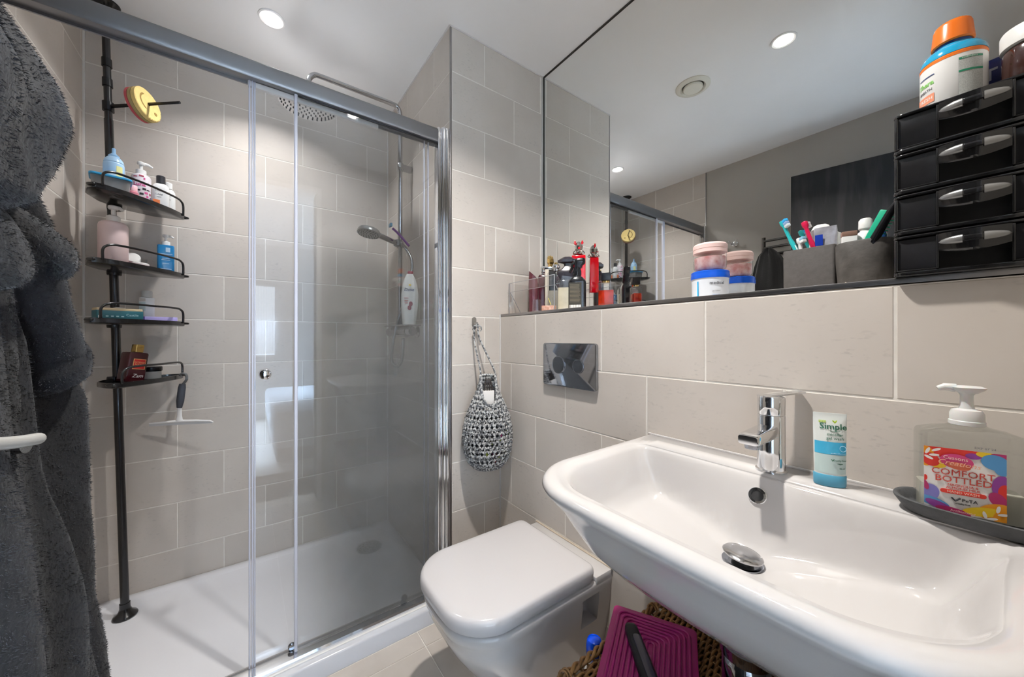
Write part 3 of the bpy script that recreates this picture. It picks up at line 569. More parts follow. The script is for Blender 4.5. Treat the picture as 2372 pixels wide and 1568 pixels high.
# shelf 2
t = onshelf('lotion_bottle', 'large pale pink pump bottle at the left of the second shelf', 'bottle', 2, 0.118, -0.068)
PINK = flat((0.76, 0.585, 0.565), 0.35)
MB().lathe([(0.036, 0), (0.039, 0.004), (0.039, 0.148), (0.037, 0.156), (0.030, 0.163), (0.018, 0.166)], 40).build('body', PINK, t)
pump_top(t, 0.165, flat((0.78, 0.74, 0.70), 0.3), 1.35, 0.2, 0.026)
t = onshelf('red_tin', 'small red round tin with a white lid stack on the second shelf', 'tin', 2, 0.190, -0.045)
MB().lathe([(0.031, 0), (0.032, 0.002), (0.032, 0.014), (0.031, 0.016)], 36).build('body', flat((0.70, 0.02, 0.03), 0.3), t)
MB().lathe([(0.026, 0.0162), (0.026, 0.028), (0.024, 0.030)], 36).build('lid', WHITEB, t)
t = onshelf('cream_jar', 'white round jar lying tipped on the red tin', 'jar', 2, 0.178, -0.060, dz=0.044)
MB().lathe([(0.019, -0.012), (0.021, -0.010), (0.021, 0.010), (0.019, 0.012)], 30, M=RX(math.radians(62))).build('body', WHITEB, t)
MB().lathe([(0.0175, 0.0122), (0.010, 0.0130)], 24, M=RX(math.radians(62))).build('lid', flat((0.66, 0.65, 0.63), 0.3), t)
t = onshelf('glass_tumbler', 'small clear glass cup on the second shelf beside the blue pump bottle', 'cup', 2, 0.232, -0.088)
MB().loft([cring(0.016, 0.001), cring(0.022, 0.055), cring(0.0205, 0.055), cring(0.015, 0.004)]).build('body', CLEARB, t)
t = onshelf('cleanser_bottle', 'bright blue square pump bottle on the second shelf', 'bottle', 2, 0.288, -0.040)
MB().loft([rring(0.052 * s_, 0.034 * s_, 0.008, z) for z, s_ in ((0, 0.96), (0.003, 1), (0.118, 1), (0.122, 0.96), (0.124, 0.6))]).build('body', flat((0.015, 0.20, 0.46), 0.18, coat=0.4), t)
patch(t, 'label', flat((0.45, 0.62, 0.78)), -0.0005, 0.013, 0.094, 0.112, y=-0.0175)
for i_, (w1, z1) in enumerate(((0.040, 0.084), (0.022, 0.066), (0.026, 0.060), (0.020, 0.046), (0.034, 0.024), (0.026, 0.018))): patch(t, 'print_line', flat((0.42, 0.62, 0.80)), -w1 / 2, w1 / 2, z1, z1 + 0.0022, y=-0.0175, n=2)
pump_top(t, 0.123, WHITEB, 1.0, 0.1, 0.024)
# shelf 3
t = onshelf('teal_box', 'dark teal soap box with a pale lid strip on the third shelf', 'box', 3, 0.125, -0.058, extra=0.25)
MB().rbox(0, 0, 0.021, 0.120, 0.055, 0.042, 0.002, 0.001).build('body', flat((0.02, 0.13, 0.16), 0.4), t)
MB().rbox(0, 0.002, 0.0465, 0.118, 0.055, 0.009, 0.003, 0.001).build('lid', flat((0.66, 0.53, 0.33), 0.5), t)
patch(t, 'label', WHITEB, -0.056, -0.046, 0.012, 0.024, y=-0.0277, n=2)
text(t, 'Castile', 0.012, (0.030, -0.0277, 0.027), flat((0.45, 0.70, 0.72)))
for i_ in range(4): patch(t, 'printed_mark', flat((0.4, 0.6, 0.62)), -0.038 + i_ * 0.013, -0.031 + i_ * 0.013, 0.019, 0.0235, y=-0.0277, n=2)
t = onshelf('serum_bottle', 'white bottle with a pale grey cap standing at the back of the third shelf', 'bottle', 3, 0.245, -0.075)
MB().loft([rring(0.046 * s_, 0.034 * s_, 0.008, z) for z, s_ in ((0, 0.96), (0.003, 1), (0.100, 1), (0.104, 0.95), (0.106, 0.6))]).build('body', WHITEB, t)
patch(t, 'label', flat((0.52, 0.62, 0.60)), -0.022, -0.004, 0.05, 0.085, y=-0.0175); patch(t, 'label', flat((0.55, 0.50, 0.45)), -0.022, -0.004, 0.088, 0.100, y=-0.0175)
MB().lathe([(0.0165, 0.106), (0.0165, 0.128), (0.015, 0.131)], 28).build('cap', flat((0.58, 0.58, 0.56), 0.3), t)
t = onshelf('lilac_box', 'lilac cardboard box lying at the front of the third shelf', 'box', 3, 0.247, -0.020, extra=0.12)
MB().rbox(0, 0, 0.0135, 0.095, 0.030, 0.027, 0.001, 0.0008).build('body', flat((0.46, 0.40, 0.78), 0.5), t)
MB().rbox(-0.050, 0, 0.0135, 0.006, 0.0302, 0.0272, 0.0008, 0.0008).build('end_flap', flat((0.10, 0.06, 0.32), 0.5), t)
t = onshelf('round_pot', 'round grey pot standing on its edge behind the teal box', 'pot', 3, 0.165, -0.100, dz=0.030)
MB().lathe([(0.029, -0.009), (0.030, -0.007), (0.030, 0.007), (0.029, 0.009)], 36, M=RX(PI / 2)).build('body', flat((0.42, 0.40, 0.37), 0.4), t)
# shelf 4
t = onshelf('perfume_bottle', 'dark red square perfume bottle with a gold cap leaning on the lowest shelf', 'perfume bottle', 4, 0.170, -0.062, extra=0.55)
t.rotation_euler = (0, math.radians(9), t.rotation_euler.z)
WINE = flat((0.055, 0.008, 0.012), 0.08, coat=0.5)
MB().loft([rring(0.060 * s_, 0.048 * s_, 0.004, z, n=3) for z, s_ in ((0, 0.97), (0.003, 1), (0.105, 1), (0.110, 0.93))]).build('body', WINE, t, smooth=30)
MB().rbox(0.004, 0, 0.126, 0.026, 0.026, 0.030, 0.003, 0.001).build('cap', flat((0.70, 0.48, 0.16), 0.2, metal=1), t)
patch(t, 'label', flat((0.72, 0.50, 0.18)), -0.017, 0.023, 0.047, 0.086, y=-0.0243); patch(t, 'label', flat((0.55, 0.02, 0.02)), -0.015, 0.021, 0.049, 0.084, y=-0.0248)
text(t, 'INTENSE\nROUGE', 0.0085, (0.003, -0.0254, 0.069), flat((0.75, 0.45, 0.2))); text(t, 'Zam', 0.019, (0.004, -0.0245, 0.022), flat((0.8, 0.8, 0.78)), shear=0.3)
t = onshelf('black_lidded_jar', 'clear jar with a flat black lid behind the perfume bottle', 'jar', 4, 0.272, -0.085)
MB().lathe([(0.029, 0), (0.031, 0.002), (0.031, 0.030), (0.029, 0.031)], 36).build('body', flat((0.42, 0.42, 0.41), 0.2), t)
MB().lathe([(0.033, 0.031), (0.034, 0.033), (0.034, 0.046), (0.031, 0.049)], 40).build('lid', BLACKP, t)
# squeegee hung on the right loop of the lowest shelf
t = thing('squeegee', 'squeegee with a dark grey grip and white blade hanging from the lowest shelf', 'squeegee', sp(0.325, -0.005, 0.955), 0)
t.rotation_euler.z = -0.35
MB().tube(curve([(-0.012, 0, 0.002), (0.0, -0.004, 0.014), (0.014, -0.004, 0.010), (0.016, -0.004, -0.010), (0.004, -0.004, -0.030)], 6), 0.005, 10).build('hook', flat((0.12, 0.125, 0.13), 0.4), t, smooth=180)
MB().tube([(0.002, -0.004, -0.028), (0, -0.004, -0.045), (-0.006, -0.004, -0.10), (-0.009, -0.004, -0.128)], [0.011, 0.0135, 0.0135, 0.0095], 16, flat=0.8).build('grip', flat((0.055, 0.060, 0.075), 0.45), t, smooth=60)
q_ = MB().tube([(-0.009, -0.004, -0.126), (-0.009, -0.004, -0.160), (-0.009, -0.004, -0.184)], [0.008, 0.009, 0.014], 12, flat=0.5)
q_.tube([(-0.112, -0.004, -0.188), (-0.05, -0.004, -0.186), (-0.009, -0.004, -0.184), (0.05, -0.004, -0.186), (0.100, -0.004, -0.190), (0.112, -0.004, -0.196)], [0.003, 0.005, 0.0062, 0.005, 0.0042, 0.002], 10, flat=0.8)
q_.build('blade_holder', WHITEPL, t, smooth=60)
MB().box(-0.002, -0.004, -0.1945, 0.22, 0.0018, 0.010).build('blade', flat((0.55, 0.55, 0.56), 0.3), t)

# ================================================================== TOILET
def dring(hw, f, rb, z, rf=0.10, n=8, bulge=0.0):      # D-shaped outline: straight back at y=-rb, front at y=-f
    P = []
    for k in range(n + 1):
        a = PI / 2 * k / n; P.append((hw - rf + rf * math.sin(a), -f + rf - rf * math.cos(a)))      # front right corner
    R_ = [(hw, -rb)]
    pts = P + R_ + [(-x, y) for x, y in reversed(P + R_)]
    if bulge: pts = [(x, y - bulge * (1 - (x / hw) ** 2) * max(0, min(1, (-y - rb) / (f - rb)))) for x, y in pts]
    # resample long straight sides so the bulge bends
    return [(x, y, z) for x, y in pts]
toi = thing('toilet', 'white wall-hung toilet with a closed square lid beside the basin', 'toilet', (XW - 0.0005, 0.884, 0), -PI / 2)
def front_pts(hw, f, rb, z, rf, bulge, rbk=0.0, n=10):
    P = []
    m_ = 6
    for k in range(m_ + 1): P.append((( -hw + rf) + (2 * (hw - rf)) * k / m_, -f))
    P = P[1:-1]; pts = []
    for k in range(n + 1):
        a = PI + PI / 2 * k / n; pts.append((-hw + rf + rf * math.cos(a), -f + rf + rf * math.sin(a)))
    pts += P
    for k in range(n + 1):
        a = -PI / 2 + PI / 2 * k / n; pts.append((hw - rf + rf * math.cos(a), -f + rf + rf * math.sin(a)))
    for k in range(1, 5): pts.append((hw, -f + rf + (f - rf - rb - rbk) * k / 5))
    for k in range(5):
        a = PI / 2 * k / 4; pts.append((hw - rbk + rbk * math.cos(a), -rb - rbk + rbk * math.sin(a)) if rbk else (hw, -rb - 1e-4 * k))
    for k in range(5):
        a = PI / 2 + PI / 2 * k / 4; pts.append((-hw + rbk + rbk * math.cos(a), -rb - rbk + rbk * math.sin(a)) if rbk else (-hw, -rb - 1e-4 * (4 - k)))
    for k in range(4, 0, -1): pts.append((-hw, -f + rf + (f - rf - rb - rbk) * k / 5))
    return [(x, y - bulge * (1 - (x / hw) ** 2) * max(0, min(1, (-y - rb) / (f - rb))) ** 4, z) for x, y in pts]
pan = MB().loft([front_pts(hw, f, 0.0005, z, rf, bl) for z, hw, f, rf, bl in
    ((0.062, 0.095, 0.225, 0.07, 0.01), (0.070, 0.112, 0.255, 0.08, 0.012), (0.10, 0.128, 0.30, 0.09, 0.012), (0.16, 0.145, 0.365, 0.10, 0.015), (0.23, 0.158, 0.425, 0.11, 0.015), (0.29, 0.167, 0.465, 0.115, 0.015), (0.335, 0.172, 0.487, 0.115, 0.015), (0.352, 0.1715, 0.488, 0.115, 0.015), (0.362, 0.1745, 0.496, 0.115, 0.015), (0.380, 0.1755, 0.500, 0.115, 0.015), (0.388, 0.174, 0.498, 0.113, 0.015), (0.391, 0.170, 0.494, 0.11, 0.015))])
# square shoulder block that meets the wall and carries the hinges
po = pan.build('pan', CERAM, toi, smooth=60)
cut = MB().rbox(0.172, -0.092, 0.310, 0.110, 0.072, 0.088, 0.012, 0.003).rbox(-0.172, -0.092, 0.310, 0.110, 0.072, 0.088, 0.012, 0.003).build('cut', CERAM, toi)
bmod = po.modifiers.new('b', 'BOOLEAN'); bmod.object = cut; bmod.operation = 'DIFFERENCE'; bmod.solver = 'EXACT'
dg = bpy.context.evaluated_depsgraph_get(); me2 = bpy.data.meshes.new_from_object(po.evaluated_get(dg)); po.modifiers.clear(); po.data = me2; bpy.data.objects.remove(cut)
me2.shade_smooth(); me2.set_sharp_from_angle(angle=math.radians(45))
MB().rbox(0, -0.0375, 0.392, 0.3515, 0.074, 0.024, 0.004, 0.003).build('shelf_block', CERAM, toi, smooth=40)
MB().loft([front_pts(hw, f, 0.074, z, rf, 0.016, 0.02) for z, hw, f, rf in ((0.3935, 0.166, 0.494, 0.105), (0.394, 0.170, 0.499, 0.108), (0.403, 0.171, 0.500, 0.108), (0.4045, 0.168, 0.497, 0.106))]).build('seat', SEATM, toi, smooth=50)
MB().loft([front_pts(hw, f, rb, z, rf, 0.016, 0.022) for z, hw, f, rf, rb in ((0.4062, 0.172, 0.502, 0.105, 0.078), (0.407, 0.1765, 0.507, 0.108, 0.074), (0.420, 0.1775, 0.508, 0.108, 0.073), (0.432, 0.1765, 0.506, 0.106, 0.074), (0.4375, 0.1735, 0.502, 0.104, 0.077), (0.4405, 0.168, 0.496, 0.10, 0.083), (0.4415, 0.15, 0.478, 0.09, 0.10))]).build('lid', SEATM, toi, smooth=60)
for s in (-1, 1): MB().lathe([(0.011, -0.022), (0.0115, -0.02), (0.0115, 0.02), (0.011, 0.022)], 18, M=TR(s * 0.075, -0.070, 0.416) @ RY(PI / 2)).build('hinge', CHROME, toi)
struct('trim_8', MB().rbox(XW - 0.002, 0.884, 0.4055, 0.006, 0.36, 0.004, 0.001, 0.001), flat((0.50, 0.42, 0.33)), 20)

# flush plate
fp = thing('flush_plate', 'dark chrome rectangular dual flush plate on the tiled wall above the toilet', 'flush plate', (XW - 0.001, 0.886, 1.024), -PI / 2)
MB().rbox(0, -0.006, 0, 0.252, 0.155, 0.012, 0.010, 0.0025, M=TR(0, -0.006, 0) @ RX(PI / 2) @ TR(0, 0.006, 0)).build('plate', CHROMED, fp)
for x_, r_ in ((-0.044, 0.0315), (0.050, 0.0245)):
    MB().loft([cring(r_, 0, 48), cring(r_, 0.0012, 48), cring(r_ - 0.0016, 0.0012, 48), cring(r_ - 0.0016, 0, 48)], (0, 0), M=TR(x_, -0.0128, -0.001) @ RX(PI / 2)).build('button_ring', CHROME, fp)
    MB().lathe([(r_ - 0.0022, 0.0), (r_ - 0.0030, 0.0010), (0.004, 0.0012)], 48, M=TR(x_, -0.0125, -0.001) @ RX(PI / 2)).build('button', CHROMED, fp)

# ================================================================== BASIN
ZB = 0.851
bas = thing('wash_basin', 'wide white ceramic wash basin fixed to the tiled wall', 'basin', (XW - 0.0005, 0.268, 0), -PI / 2)
NB = 128
def outl(side, front, rf, z, back=0.0, inset=0.0, taper=0.012, bulge=0.012, rb=0.006):
    # angles all round; superposed rounded rectangle with large front radii
    hw, f = side - inset, front - inset; rf = max(rf - inset * 0.4, 0.01); P = []
    segs = []
    def arc(cx_, cy_, r, a0, a1, n):
        for k in range(n): 
            a = a0 + (a1 - a0) * k / n; P.append((cx_ + r * math.cos(a), cy_ + r * math.sin(a)))
    def line(p, q, n):
        for k in range(n): P.append((p[0] + (q[0] - p[0]) * k / n, p[1] + (q[1] - p[1]) * k / n))
    yb = -back
    arc(-hw + rf, -f + rf, rf, PI, 1.5 * PI, 20)
    line((-hw + rf, -f), (hw - rf, -f), 26)
    arc(hw - rf, -f + rf, rf, 1.5 * PI, 2 * PI, 20)
    line((hw, -f + rf), (hw, yb - rb), 14)
    arc(hw - rb, yb - rb, rb, 0, PI / 2, 4)
    line((hw - rb, yb), (-hw + rb, yb), 26)
    arc(-hw + rb, yb - rb, rb, PI / 2, PI, 4)
    line((-hw, yb - rb), (-hw, -f + rf), 14)
    return [(x * (1 - taper / hw * max(0, -y) / f), y - bulge * (1 - (x / hw) ** 2) * (max(0, (-y - back) / (f - back))) ** 6, z) for x, y in P]
O = dict(side=0.318, front=0.480, rf=0.135)
IN = dict(side=0.288, front=0.448, rf=0.120, back=0.100, rb=0.035, taper=0.012, bulge=0.010)
rings = [outl(**O, z=0.655, inset=0.17, rb=0.002, back=0.0), outl(**O, z=0.662, inset=0.155), outl(**O, z=0.695, inset=0.105), outl(**O, z=0.735, inset=0.066), outl(**O, z=0.775, inset=0.042), outl(**O, z=0.808, inset=0.023), outl(**O, z=0.822, inset=0.011), outl(**O, z=0.832, inset=0.003),
         outl(**O, z=0.838, inset=0.0), outl(**O, z=0.8445, inset=0.002), outl(**O, z=0.849, inset=0.006), outl(**O, z=ZB, inset=0.012)]
rings[0] = [(x, min(y, -0.001), z) for x, y, z in rings[0]]
inner = outl(**IN, z=0)
DC = (-0.002, -0.208)      # waste centre
def bowl(t):
    out = []
    for x, y, _ in inner:
        L_ = math.hypot(x - DC[0], y - DC[1]); d = t * (L_ - 0.030)      # metres travelled from the edge
        full = L_ - 0.030
        edge = min(1.0, d / min(0.075, full * 0.8)); e_ = edge * edge * (3 - 2 * edge)
        u = d / full
        drop = 0.083 * e_ + 0.046 * u ** 0.9 * (0.4 + 0.6 * e_)
        out.append((x + (DC[0] - x) * d / L_, y + (DC[1] - y) * d / L_, ZB - drop))
    return out
rings.append([(x + (x0 - x) * 0.02, y, ZB) for (x, y, _), (x0, _y, _z) in zip(outl(**IN, z=0, inset=-0.010), inner)])
def soft(k, z): return [(x, y, ZB - z) for x, y, _ in outl(**IN, z=0, inset=k)]
rings += [soft(-0.004, 0.0006), soft(0.0, 0.003)]
for t_ in (0.03, 0.06, 0.10, 0.15, 0.2, 0.26, 0.33, 0.41, 0.5, 0.6, 0.7, 0.8, 0.9, 0.97, 1.0):
    r__ = bowl(t_); rings.append([(x, y, min(z, ZB - 0.003)) for x, y, z in r__])
zd = min(p[2] for p in rings[-1])
bo = MB().loft(rings, (1, 1)).build('bowl', CERAM, bas, smooth=180)
MB().rbox(0, -0.003, ZB + 0.001, 0.63, 0.006, 0.006, 0.002, 0.002).build('back_upstand', CERAM, bas)
# overflow ring set in the back slope
oc = Vector((-0.008, -0.1235, ZB - 0.0345))
Mo = Matrix.Translation(oc) @ RX(math.radians(62))
MB().loft([cring(0.0155, -0.002, 32), cring(0.0155, 0.0016, 32), cring(0.0145, 0.0026, 32), cring(0.0105, 0.0022, 32), cring(0.010, -0.002, 32)], (0, 0), M=Mo).build('overflow_ring', CHROME, bas)
MB().lathe([(0.0102, 0.0004), (0.001, 0.0006)], 24, M=Mo).build('overflow_hole', BLACKR, bas)
wz = zd
MB().loft([cring(0.0315, wz + 0.0006, 40, *DC), cring(0.0315, wz + 0.0028, 40, *DC), cring(0.029, wz + 0.0036, 40, *DC), cring(0.0235, wz + 0.002, 40, *DC)], (0, 1)).build('waste_flange', CHROMED, bas)
MB().lathe([(0.016, wz + 0.002), (0.016, wz + 0.011)], 28, *DC).build('waste_neck', flat((0.02, 0.02, 0.02), 0.3), bas)
MB().lathe([(0.026, 0.0), (0.0305, 0.0015), (0.031, 0.004), (0.028, 0.0068), (0.018, 0.0088), (0.001, 0.0095)], 44, M=TR(DC[0], DC[1], wz + 0.0115) @ RX(math.radians(-4)) @ RY(math.radians(5))).build('pop_up_plug', mat('plug_chrome', (0.52, 0.52, 0.53), 0.16, 1, bump=0.15, bump_scale=150), bas)
# bottle trap hanging under the basin
MB().lathe([(0.016, 0.55), (0.016, 0.66)], 24, DC[0] - 0.006, DC[1] + 0.03).build('trap_inlet', CHROME, bas)
MB().lathe([(0.010, 0.405), (0.034, 0.409), (0.038, 0.42), (0.038, 0.525), (0.034, 0.537), (0.041, 0.540), (0.041, 0.558), (0.034, 0.563), (0.02, 0.566)], 32, DC[0] - 0.006, DC[1] + 0.03).build('bottle_trap', CHROMED, bas)
MB().tube([(DC[0], DC[1] + 0.05, 0.50), (DC[0], -0.002, 0.50)], 0.016, 16).build('trap_outlet', CHROME, bas)
# tap
tap = thing('basin_tap', 'chrome single lever mixer tap on the basin deck', 'tap', (0.865, 0.275, ZB), -PI / 2)
MB().lathe([(0.0265, 0.0005), (0.0265, 0.004), (0.0235, 0.006), (0.0232, 0.112), (0.0222, 0.114)], 40).build('body', CHROME, tap)
MB().lathe([(0.0222, 0.1145), (0.0232, 0.116), (0.0232, 0.148), (0.022, 0.151), (0.01, 0.152)], 40).build('lever_base', CHROME, tap)
lv = MB().rbox(0, 0, 0, 0.024, 0.085, 0.0045, 0.004, 0.0018); 
for i, v_ in enumerate(lv.V): lv.V[i] = tuple(TR(0.010, 0.022, 0.1545) @ RZ(math.radians(-38)) @ RX(math.radians(6)) @ Vector(v_))
lv.build('lever', CHROME, tap)
spo = MB().loft([[(x, y, z) for x, z in rr] for y, rr in [(yy, [(cx_ * ws, zc + cz_ * hs_) for cx_, cz_ in [(math.copysign(abs(math.cos(a)) ** .35, math.cos(a)), math.copysign(abs(math.sin(a)) ** .35, math.sin(a))) for a in [2 * PI * k / 28 for k in range(28)]]]) for yy, ws, hs_, zc in ((-0.005, 0.0175, 0.0125, 0.083), (-0.05, 0.0175, 0.0115, 0.082), (-0.100, 0.0172, 0.0105, 0.081), (-0.112, 0.0168, 0.0095, 0.0805), (-0.115, 0.0155, 0.008, 0.080))]])
spo.build('spout', CHROME, tap, smooth=40)
MB().lathe([(0.0115, 0.062), (0.0120, 0.064), (0.0120, 0.072)], 24, 0, -0.095).build('aerator', CHROMED, tap)

# ================================================================== THINGS ON THE BASIN
def bottle_root(name, label, cat, x, y, z, **k): return face_root(name, label, cat, x, y, z, **k)
# gel wash tube standing on its cap
t = thing('gel_wash_tube', 'white and blue gel wash tube standing on its cap beside the tap', 'tube', (0.868, 0.186, ZB + 0.0006), -PI / 2 + 0.42)
def tubeouter(z, w_, d): return [(w_ / 2 * math.cos(2 * PI * k / 36), d / 2 * math.sin(2 * PI * k / 36), z) for k in range(36)]
MB().loft([tubeouter(0.0, 0.044, 0.027), tubeouter(0.002, 0.046, 0.029), tubeouter(0.020, 0.0465, 0.0295), tubeouter(0.021, 0.045, 0.028)]).build('cap', flat((0.10, 0.36, 0.52), 0.3), t)
TW = flat((0.74, 0.77, 0.74), 0.35, coat=0.3)
prof = [(0.021, 0.044, 0.027), (0.06, 0.0455, 0.023), (0.09, 0.0465, 0.016), (0.118, 0.047, 0.006), (0.124, 0.047, 0.0022), (0.131, 0.047, 0.0018)]
MB().loft([tubeouter(*p) for p in prof]).build('body', TW, t, smooth=50)
def tube_y(x, z):
    for (z0, w0, d0), (z1, w1, d1) in zip(prof, prof[1:]):
        if z <= z1: f_ = (z - z0) / (z1 - z0); w_, d_ = w0 + (w1 - w0) * f_, d0 + (d1 - d0) * f_; break
    return -d_ / 2 * math.sqrt(max(0, 1 - (x / (w_ / 2)) ** 2)) - 0.0005
def tube_sheet(name, m_, x0, x1, z0, z1, e=0.0):
    Gd = [[(x0 + (x1 - x0) * i / 14, tube_y(x0 + (x1 - x0) * i / 14, z0 + (z1 - z0) * j / 6) - e, z0 + (z1 - z0) * j / 6) for i in range(15)] for j in range(7)]
    return MB().sheet(Gd).build(name, m_, t, smooth=180)
tube_sheet('blue_band', flat((0.06, 0.42, 0.66), 0.3), -0.0218, 0.0218, 0.058, 0.080)
tube_sheet('gel_window', flat((0.52, 0.64, 0.62), 0.3), -0.0215, 0.0215, 0.024, 0.0575)
def put_text(s, size, x, z, m_, **k):
    ob = text(t, s, size, (x, 0, z), m_, **k)
    for v in ob.data.vertices: v.co.y = tube_y(max(-0.022, min(0.022, v.co.x)), v.co.z) - 0.0003 + v.co.y * 0.5
DG = flat((0.02, 0.13, 0.07)); LG = flat((0.45, 0.62, 0.04))
put_text('Simple', 0.0145, 0.004, 0.107, DG, bold=0.0002); put_text('micellar', 0.0072, 0.006, 0.0935, DG); put_text('gel wash', 0.0072, 0.006, 0.0865, DG)
put_text('NEW', 0.0042, -0.011, 0.1155, flat((0.75, 0.82, 0.5)))
tube_sheet('lozenge', LG, -0.016, -0.006, 0.1135, 0.1175)
for a_ in (-0.7, 0.5): MB().loft([cring(0.0012, 0, 10, ry=0.0034), cring(0.0008, 0.0004, 10, ry=0.003)], M=TR(0.006 + 0.0022 * math.sin(a_), -0.0062, 0.1165) @ RX(PI / 2) @ RZ(-a_)).build('leaf_mark', LG, t)
MB().tube([(0.006 + 0.007 * math.cos(a), -0.0068, 0.1005 + 0.0022 * math.sin(a)) for a in [PI + PI * i / 10 for i in range(11)]], 0.0004, 5).build('smile_mark', DG, t)
put_text('purifies & hydrates', 0.0028, 0.010, 0.0605, flat((0.6, 0.8, 0.9)))
MB().tube([(0.016 + 0.0042 * math.cos(a), -0.0105, 0.070 + 0.005 * math.sin(a)) for a in [2 * PI * i / 14 for i in range(14)]], 0.0004, 5, closed=True).build('printed_ring', flat((0.45, 0.7, 0.85)), t)
put_text('cruelty free', 0.0042, 0.012, 0.048, DG); put_text('vegan', 0.0036, 0.012, 0.0425, DG); put_text('50 ml', 0.0036, 0.015, 0.034, DG)
MB().tube([(-0.0005, -0.0142, 0.0500), (0.001, -0.0142, 0.0470), (0.0035, -0.0142, 0.0505)], 0.0007, 5).build('tick_mark', DG, t)

# soap dish and hand-wash bottle
DX, DY = 0.858, 0.012
dish = thing('soap_dish', 'long oval dark grey stone soap dish holding the hand wash bottle', 'soap dish', (DX, DY, ZB + 0.0006), -PI / 2)
STONE = mat('dark_stone', (0.075, 0.078, 0.082), 0.65, noise_amt=0.25, noise_scale=60, bump=0.25, bump_scale=250)
def oval(a, b_, z, n=48, e=0.75): return [(math.copysign(abs(math.cos(t_)) ** e, math.cos(t_)) * a, math.copysign(abs(math.sin(t_)) ** e, math.sin(t_)) * b_, z) for t_ in [2 * PI * k / n for k in range(n)]]
MB().loft([oval(0.076, 0.038, 0), oval(0.082, 0.044, 0.003), oval(0.0925, 0.0505, 0.019), oval(0.0930, 0.0510, 0.0215), oval(0.0910, 0.049, 0.0228), oval(0.0868, 0.045, 0.0215), oval(0.082, 0.041, 0.010), oval(0.078, 0.037, 0.007)]).build('dish', STONE, dish, smooth=60)
hw = thing('hand_wash_bottle', 'clear rectangular hand wash bottle with a bright floral label in the stone dish', 'soap bottle', (DX + 0.002, DY + 0.020, ZB + 0.0085), -PI / 2 + 0.30); hw.scale = (1.06, 1.06, 1.06)
def hwr(z, s_, r_=0.008): return rring(0.094 * s_, 0.040 * min(1, s_ + .02), r_, z, n=5)
MB().loft([hwr(0, .93), hwr(0.003, 1), hwr(0.108, 1.0), hwr(0.113, 0.985), hwr(0.116, 0.95, 0.010), hwr(0.121, 0.70, 0.012), hwr(0.124, 0.42, 0.012), hwr(0.128, 0.30, 0.010)], (1, 1)).build('bottle', CLEARH, hw, smooth=40)
MB().loft([rring(0.089, 0.0355, 0.007, z) for z in (0.003, 0.040)]).build('liquid_soap', mat('soap', (0.66, 0.64, 0.55), 0.2, trans=0.3, ior=1.35), hw, smooth=40)
LBL = flat((0.84, 0.82, 0.80), 0.3); yl = -0.0203
patch(hw, 'label', LBL, -0.044, 0.027, 0.006, 0.094, y=yl)
def blob(name, m_, cx_, cz_, a, b_, rot=0, e=0.0, clip=True):
    P = []
    for k in range(28):
        t_ = 2 * PI * k / 28; x, z = a * math.cos(t_), b_ * math.sin(t_); x, z = x * math.cos(rot) - z * math.sin(rot) + cx_, x * math.sin(rot) + z * math.cos(rot) + cz_
        if clip: x = max(-0.044, min(0.027, x)); z = max(0.006, min(0.094, z))
        P.append((x, yl - 0.0006 - e, z))
    m = MB(); m.add(P, [tuple(range(28))]); return m.build(name, m_, hw, smooth=0)
CR = [(0.72, 0.04, 0.03), (0.82, 0.32, 0.02), (0.85, 0.58, 0.03), (0.30, 0.06, 0.33), (0.10, 0.32, 0.62), (0.45, 0.03, 0.14), (0.22, 0.20, 0.55)]
for i_, (c_, x_, z_, a_, b_, r_) in enumerate(((0, -0.028, 0.090, 0.022, 0.009, -0.1), (1, -0.042, 0.080, 0.008, 0.014, 0), (2, -0.031, 0.071, 0.008, 0.006, 0), (0, -0.038, 0.076, 0.008, 0.010, 0.6), (0, -0.004, 0.091, 0.014, 0.007, 0), (3, 0.000, 0.087, 0.007, 0.004, 0), (2, 0.010, 0.091, 0.008, 0.004, 0), (5, 0.022, 0.091, 0.008, 0.004, 0), (4, 0.018, 0.082, 0.012, 0.010, -.3), (4, 0.024, 0.074, 0.007, 0.008, 0), (3, 0.024, 0.050, 0.009, 0.016, 0), (0, 0.026, 0.044, 0.006, 0.011, 0), (5, 0.020, 0.034, 0.007, 0.010, 0.5), (1, 0.018, 0.018, 0.016, 0.010, 0.4), (2, 0.008, 0.015, 0.018, 0.006, 0.2), (1, 0.026, 0.010, 0.010, 0.012, 0), (6, -0.040, 0.030, 0.010, 0.012, -.3), (4, -0.036, 0.018, 0.016, 0.006, -0.3), (3, -0.030, 0.014, 0.014, 0.005, -.4), (5, -0.018, 0.009, 0.016, 0.005, -.15), (5, -0.043, 0.040, 0.003, 0.007, 0.3), (0, -0.043, 0.050, 0.002, 0.004, 0))):
    blob('printed_petal', flat(CR[c_], 0.3), x_, z_, a_, b_, r_, e=0.00008 * i_)
for x_, z_, r_ in ((-0.041, 0.088, 1.2), (-0.035, 0.083, 0.1), (-0.040, 0.079, -0.5), (-0.033, 0.0905, 0.5), (0.020, 0.022, 1.4), (0.024, 0.016, 0.2), (0.009, 0.012, 1.8), (0.015, 0.0085, 0.2)): blob('printed_leaf', LBL, x_, z_, 0.0048, 0.0017, r_, e=0.0022)
blob('emblem', flat((0.62, 0.06, 0.20), 0.3), -0.015, 0.0775, 0.0150, 0.0100, -0.12, e=0.0022)
blob('emblem', flat((0.72, 0.16, 0.08), 0.3), -0.013, 0.0715, 0.0105, 0.0050, -0.12, e=0.0024)
ye = yl - 0.0033; PL = flat((0.30, 0.06, 0.35)); RD = flat((0.60, 0.07, 0.05))
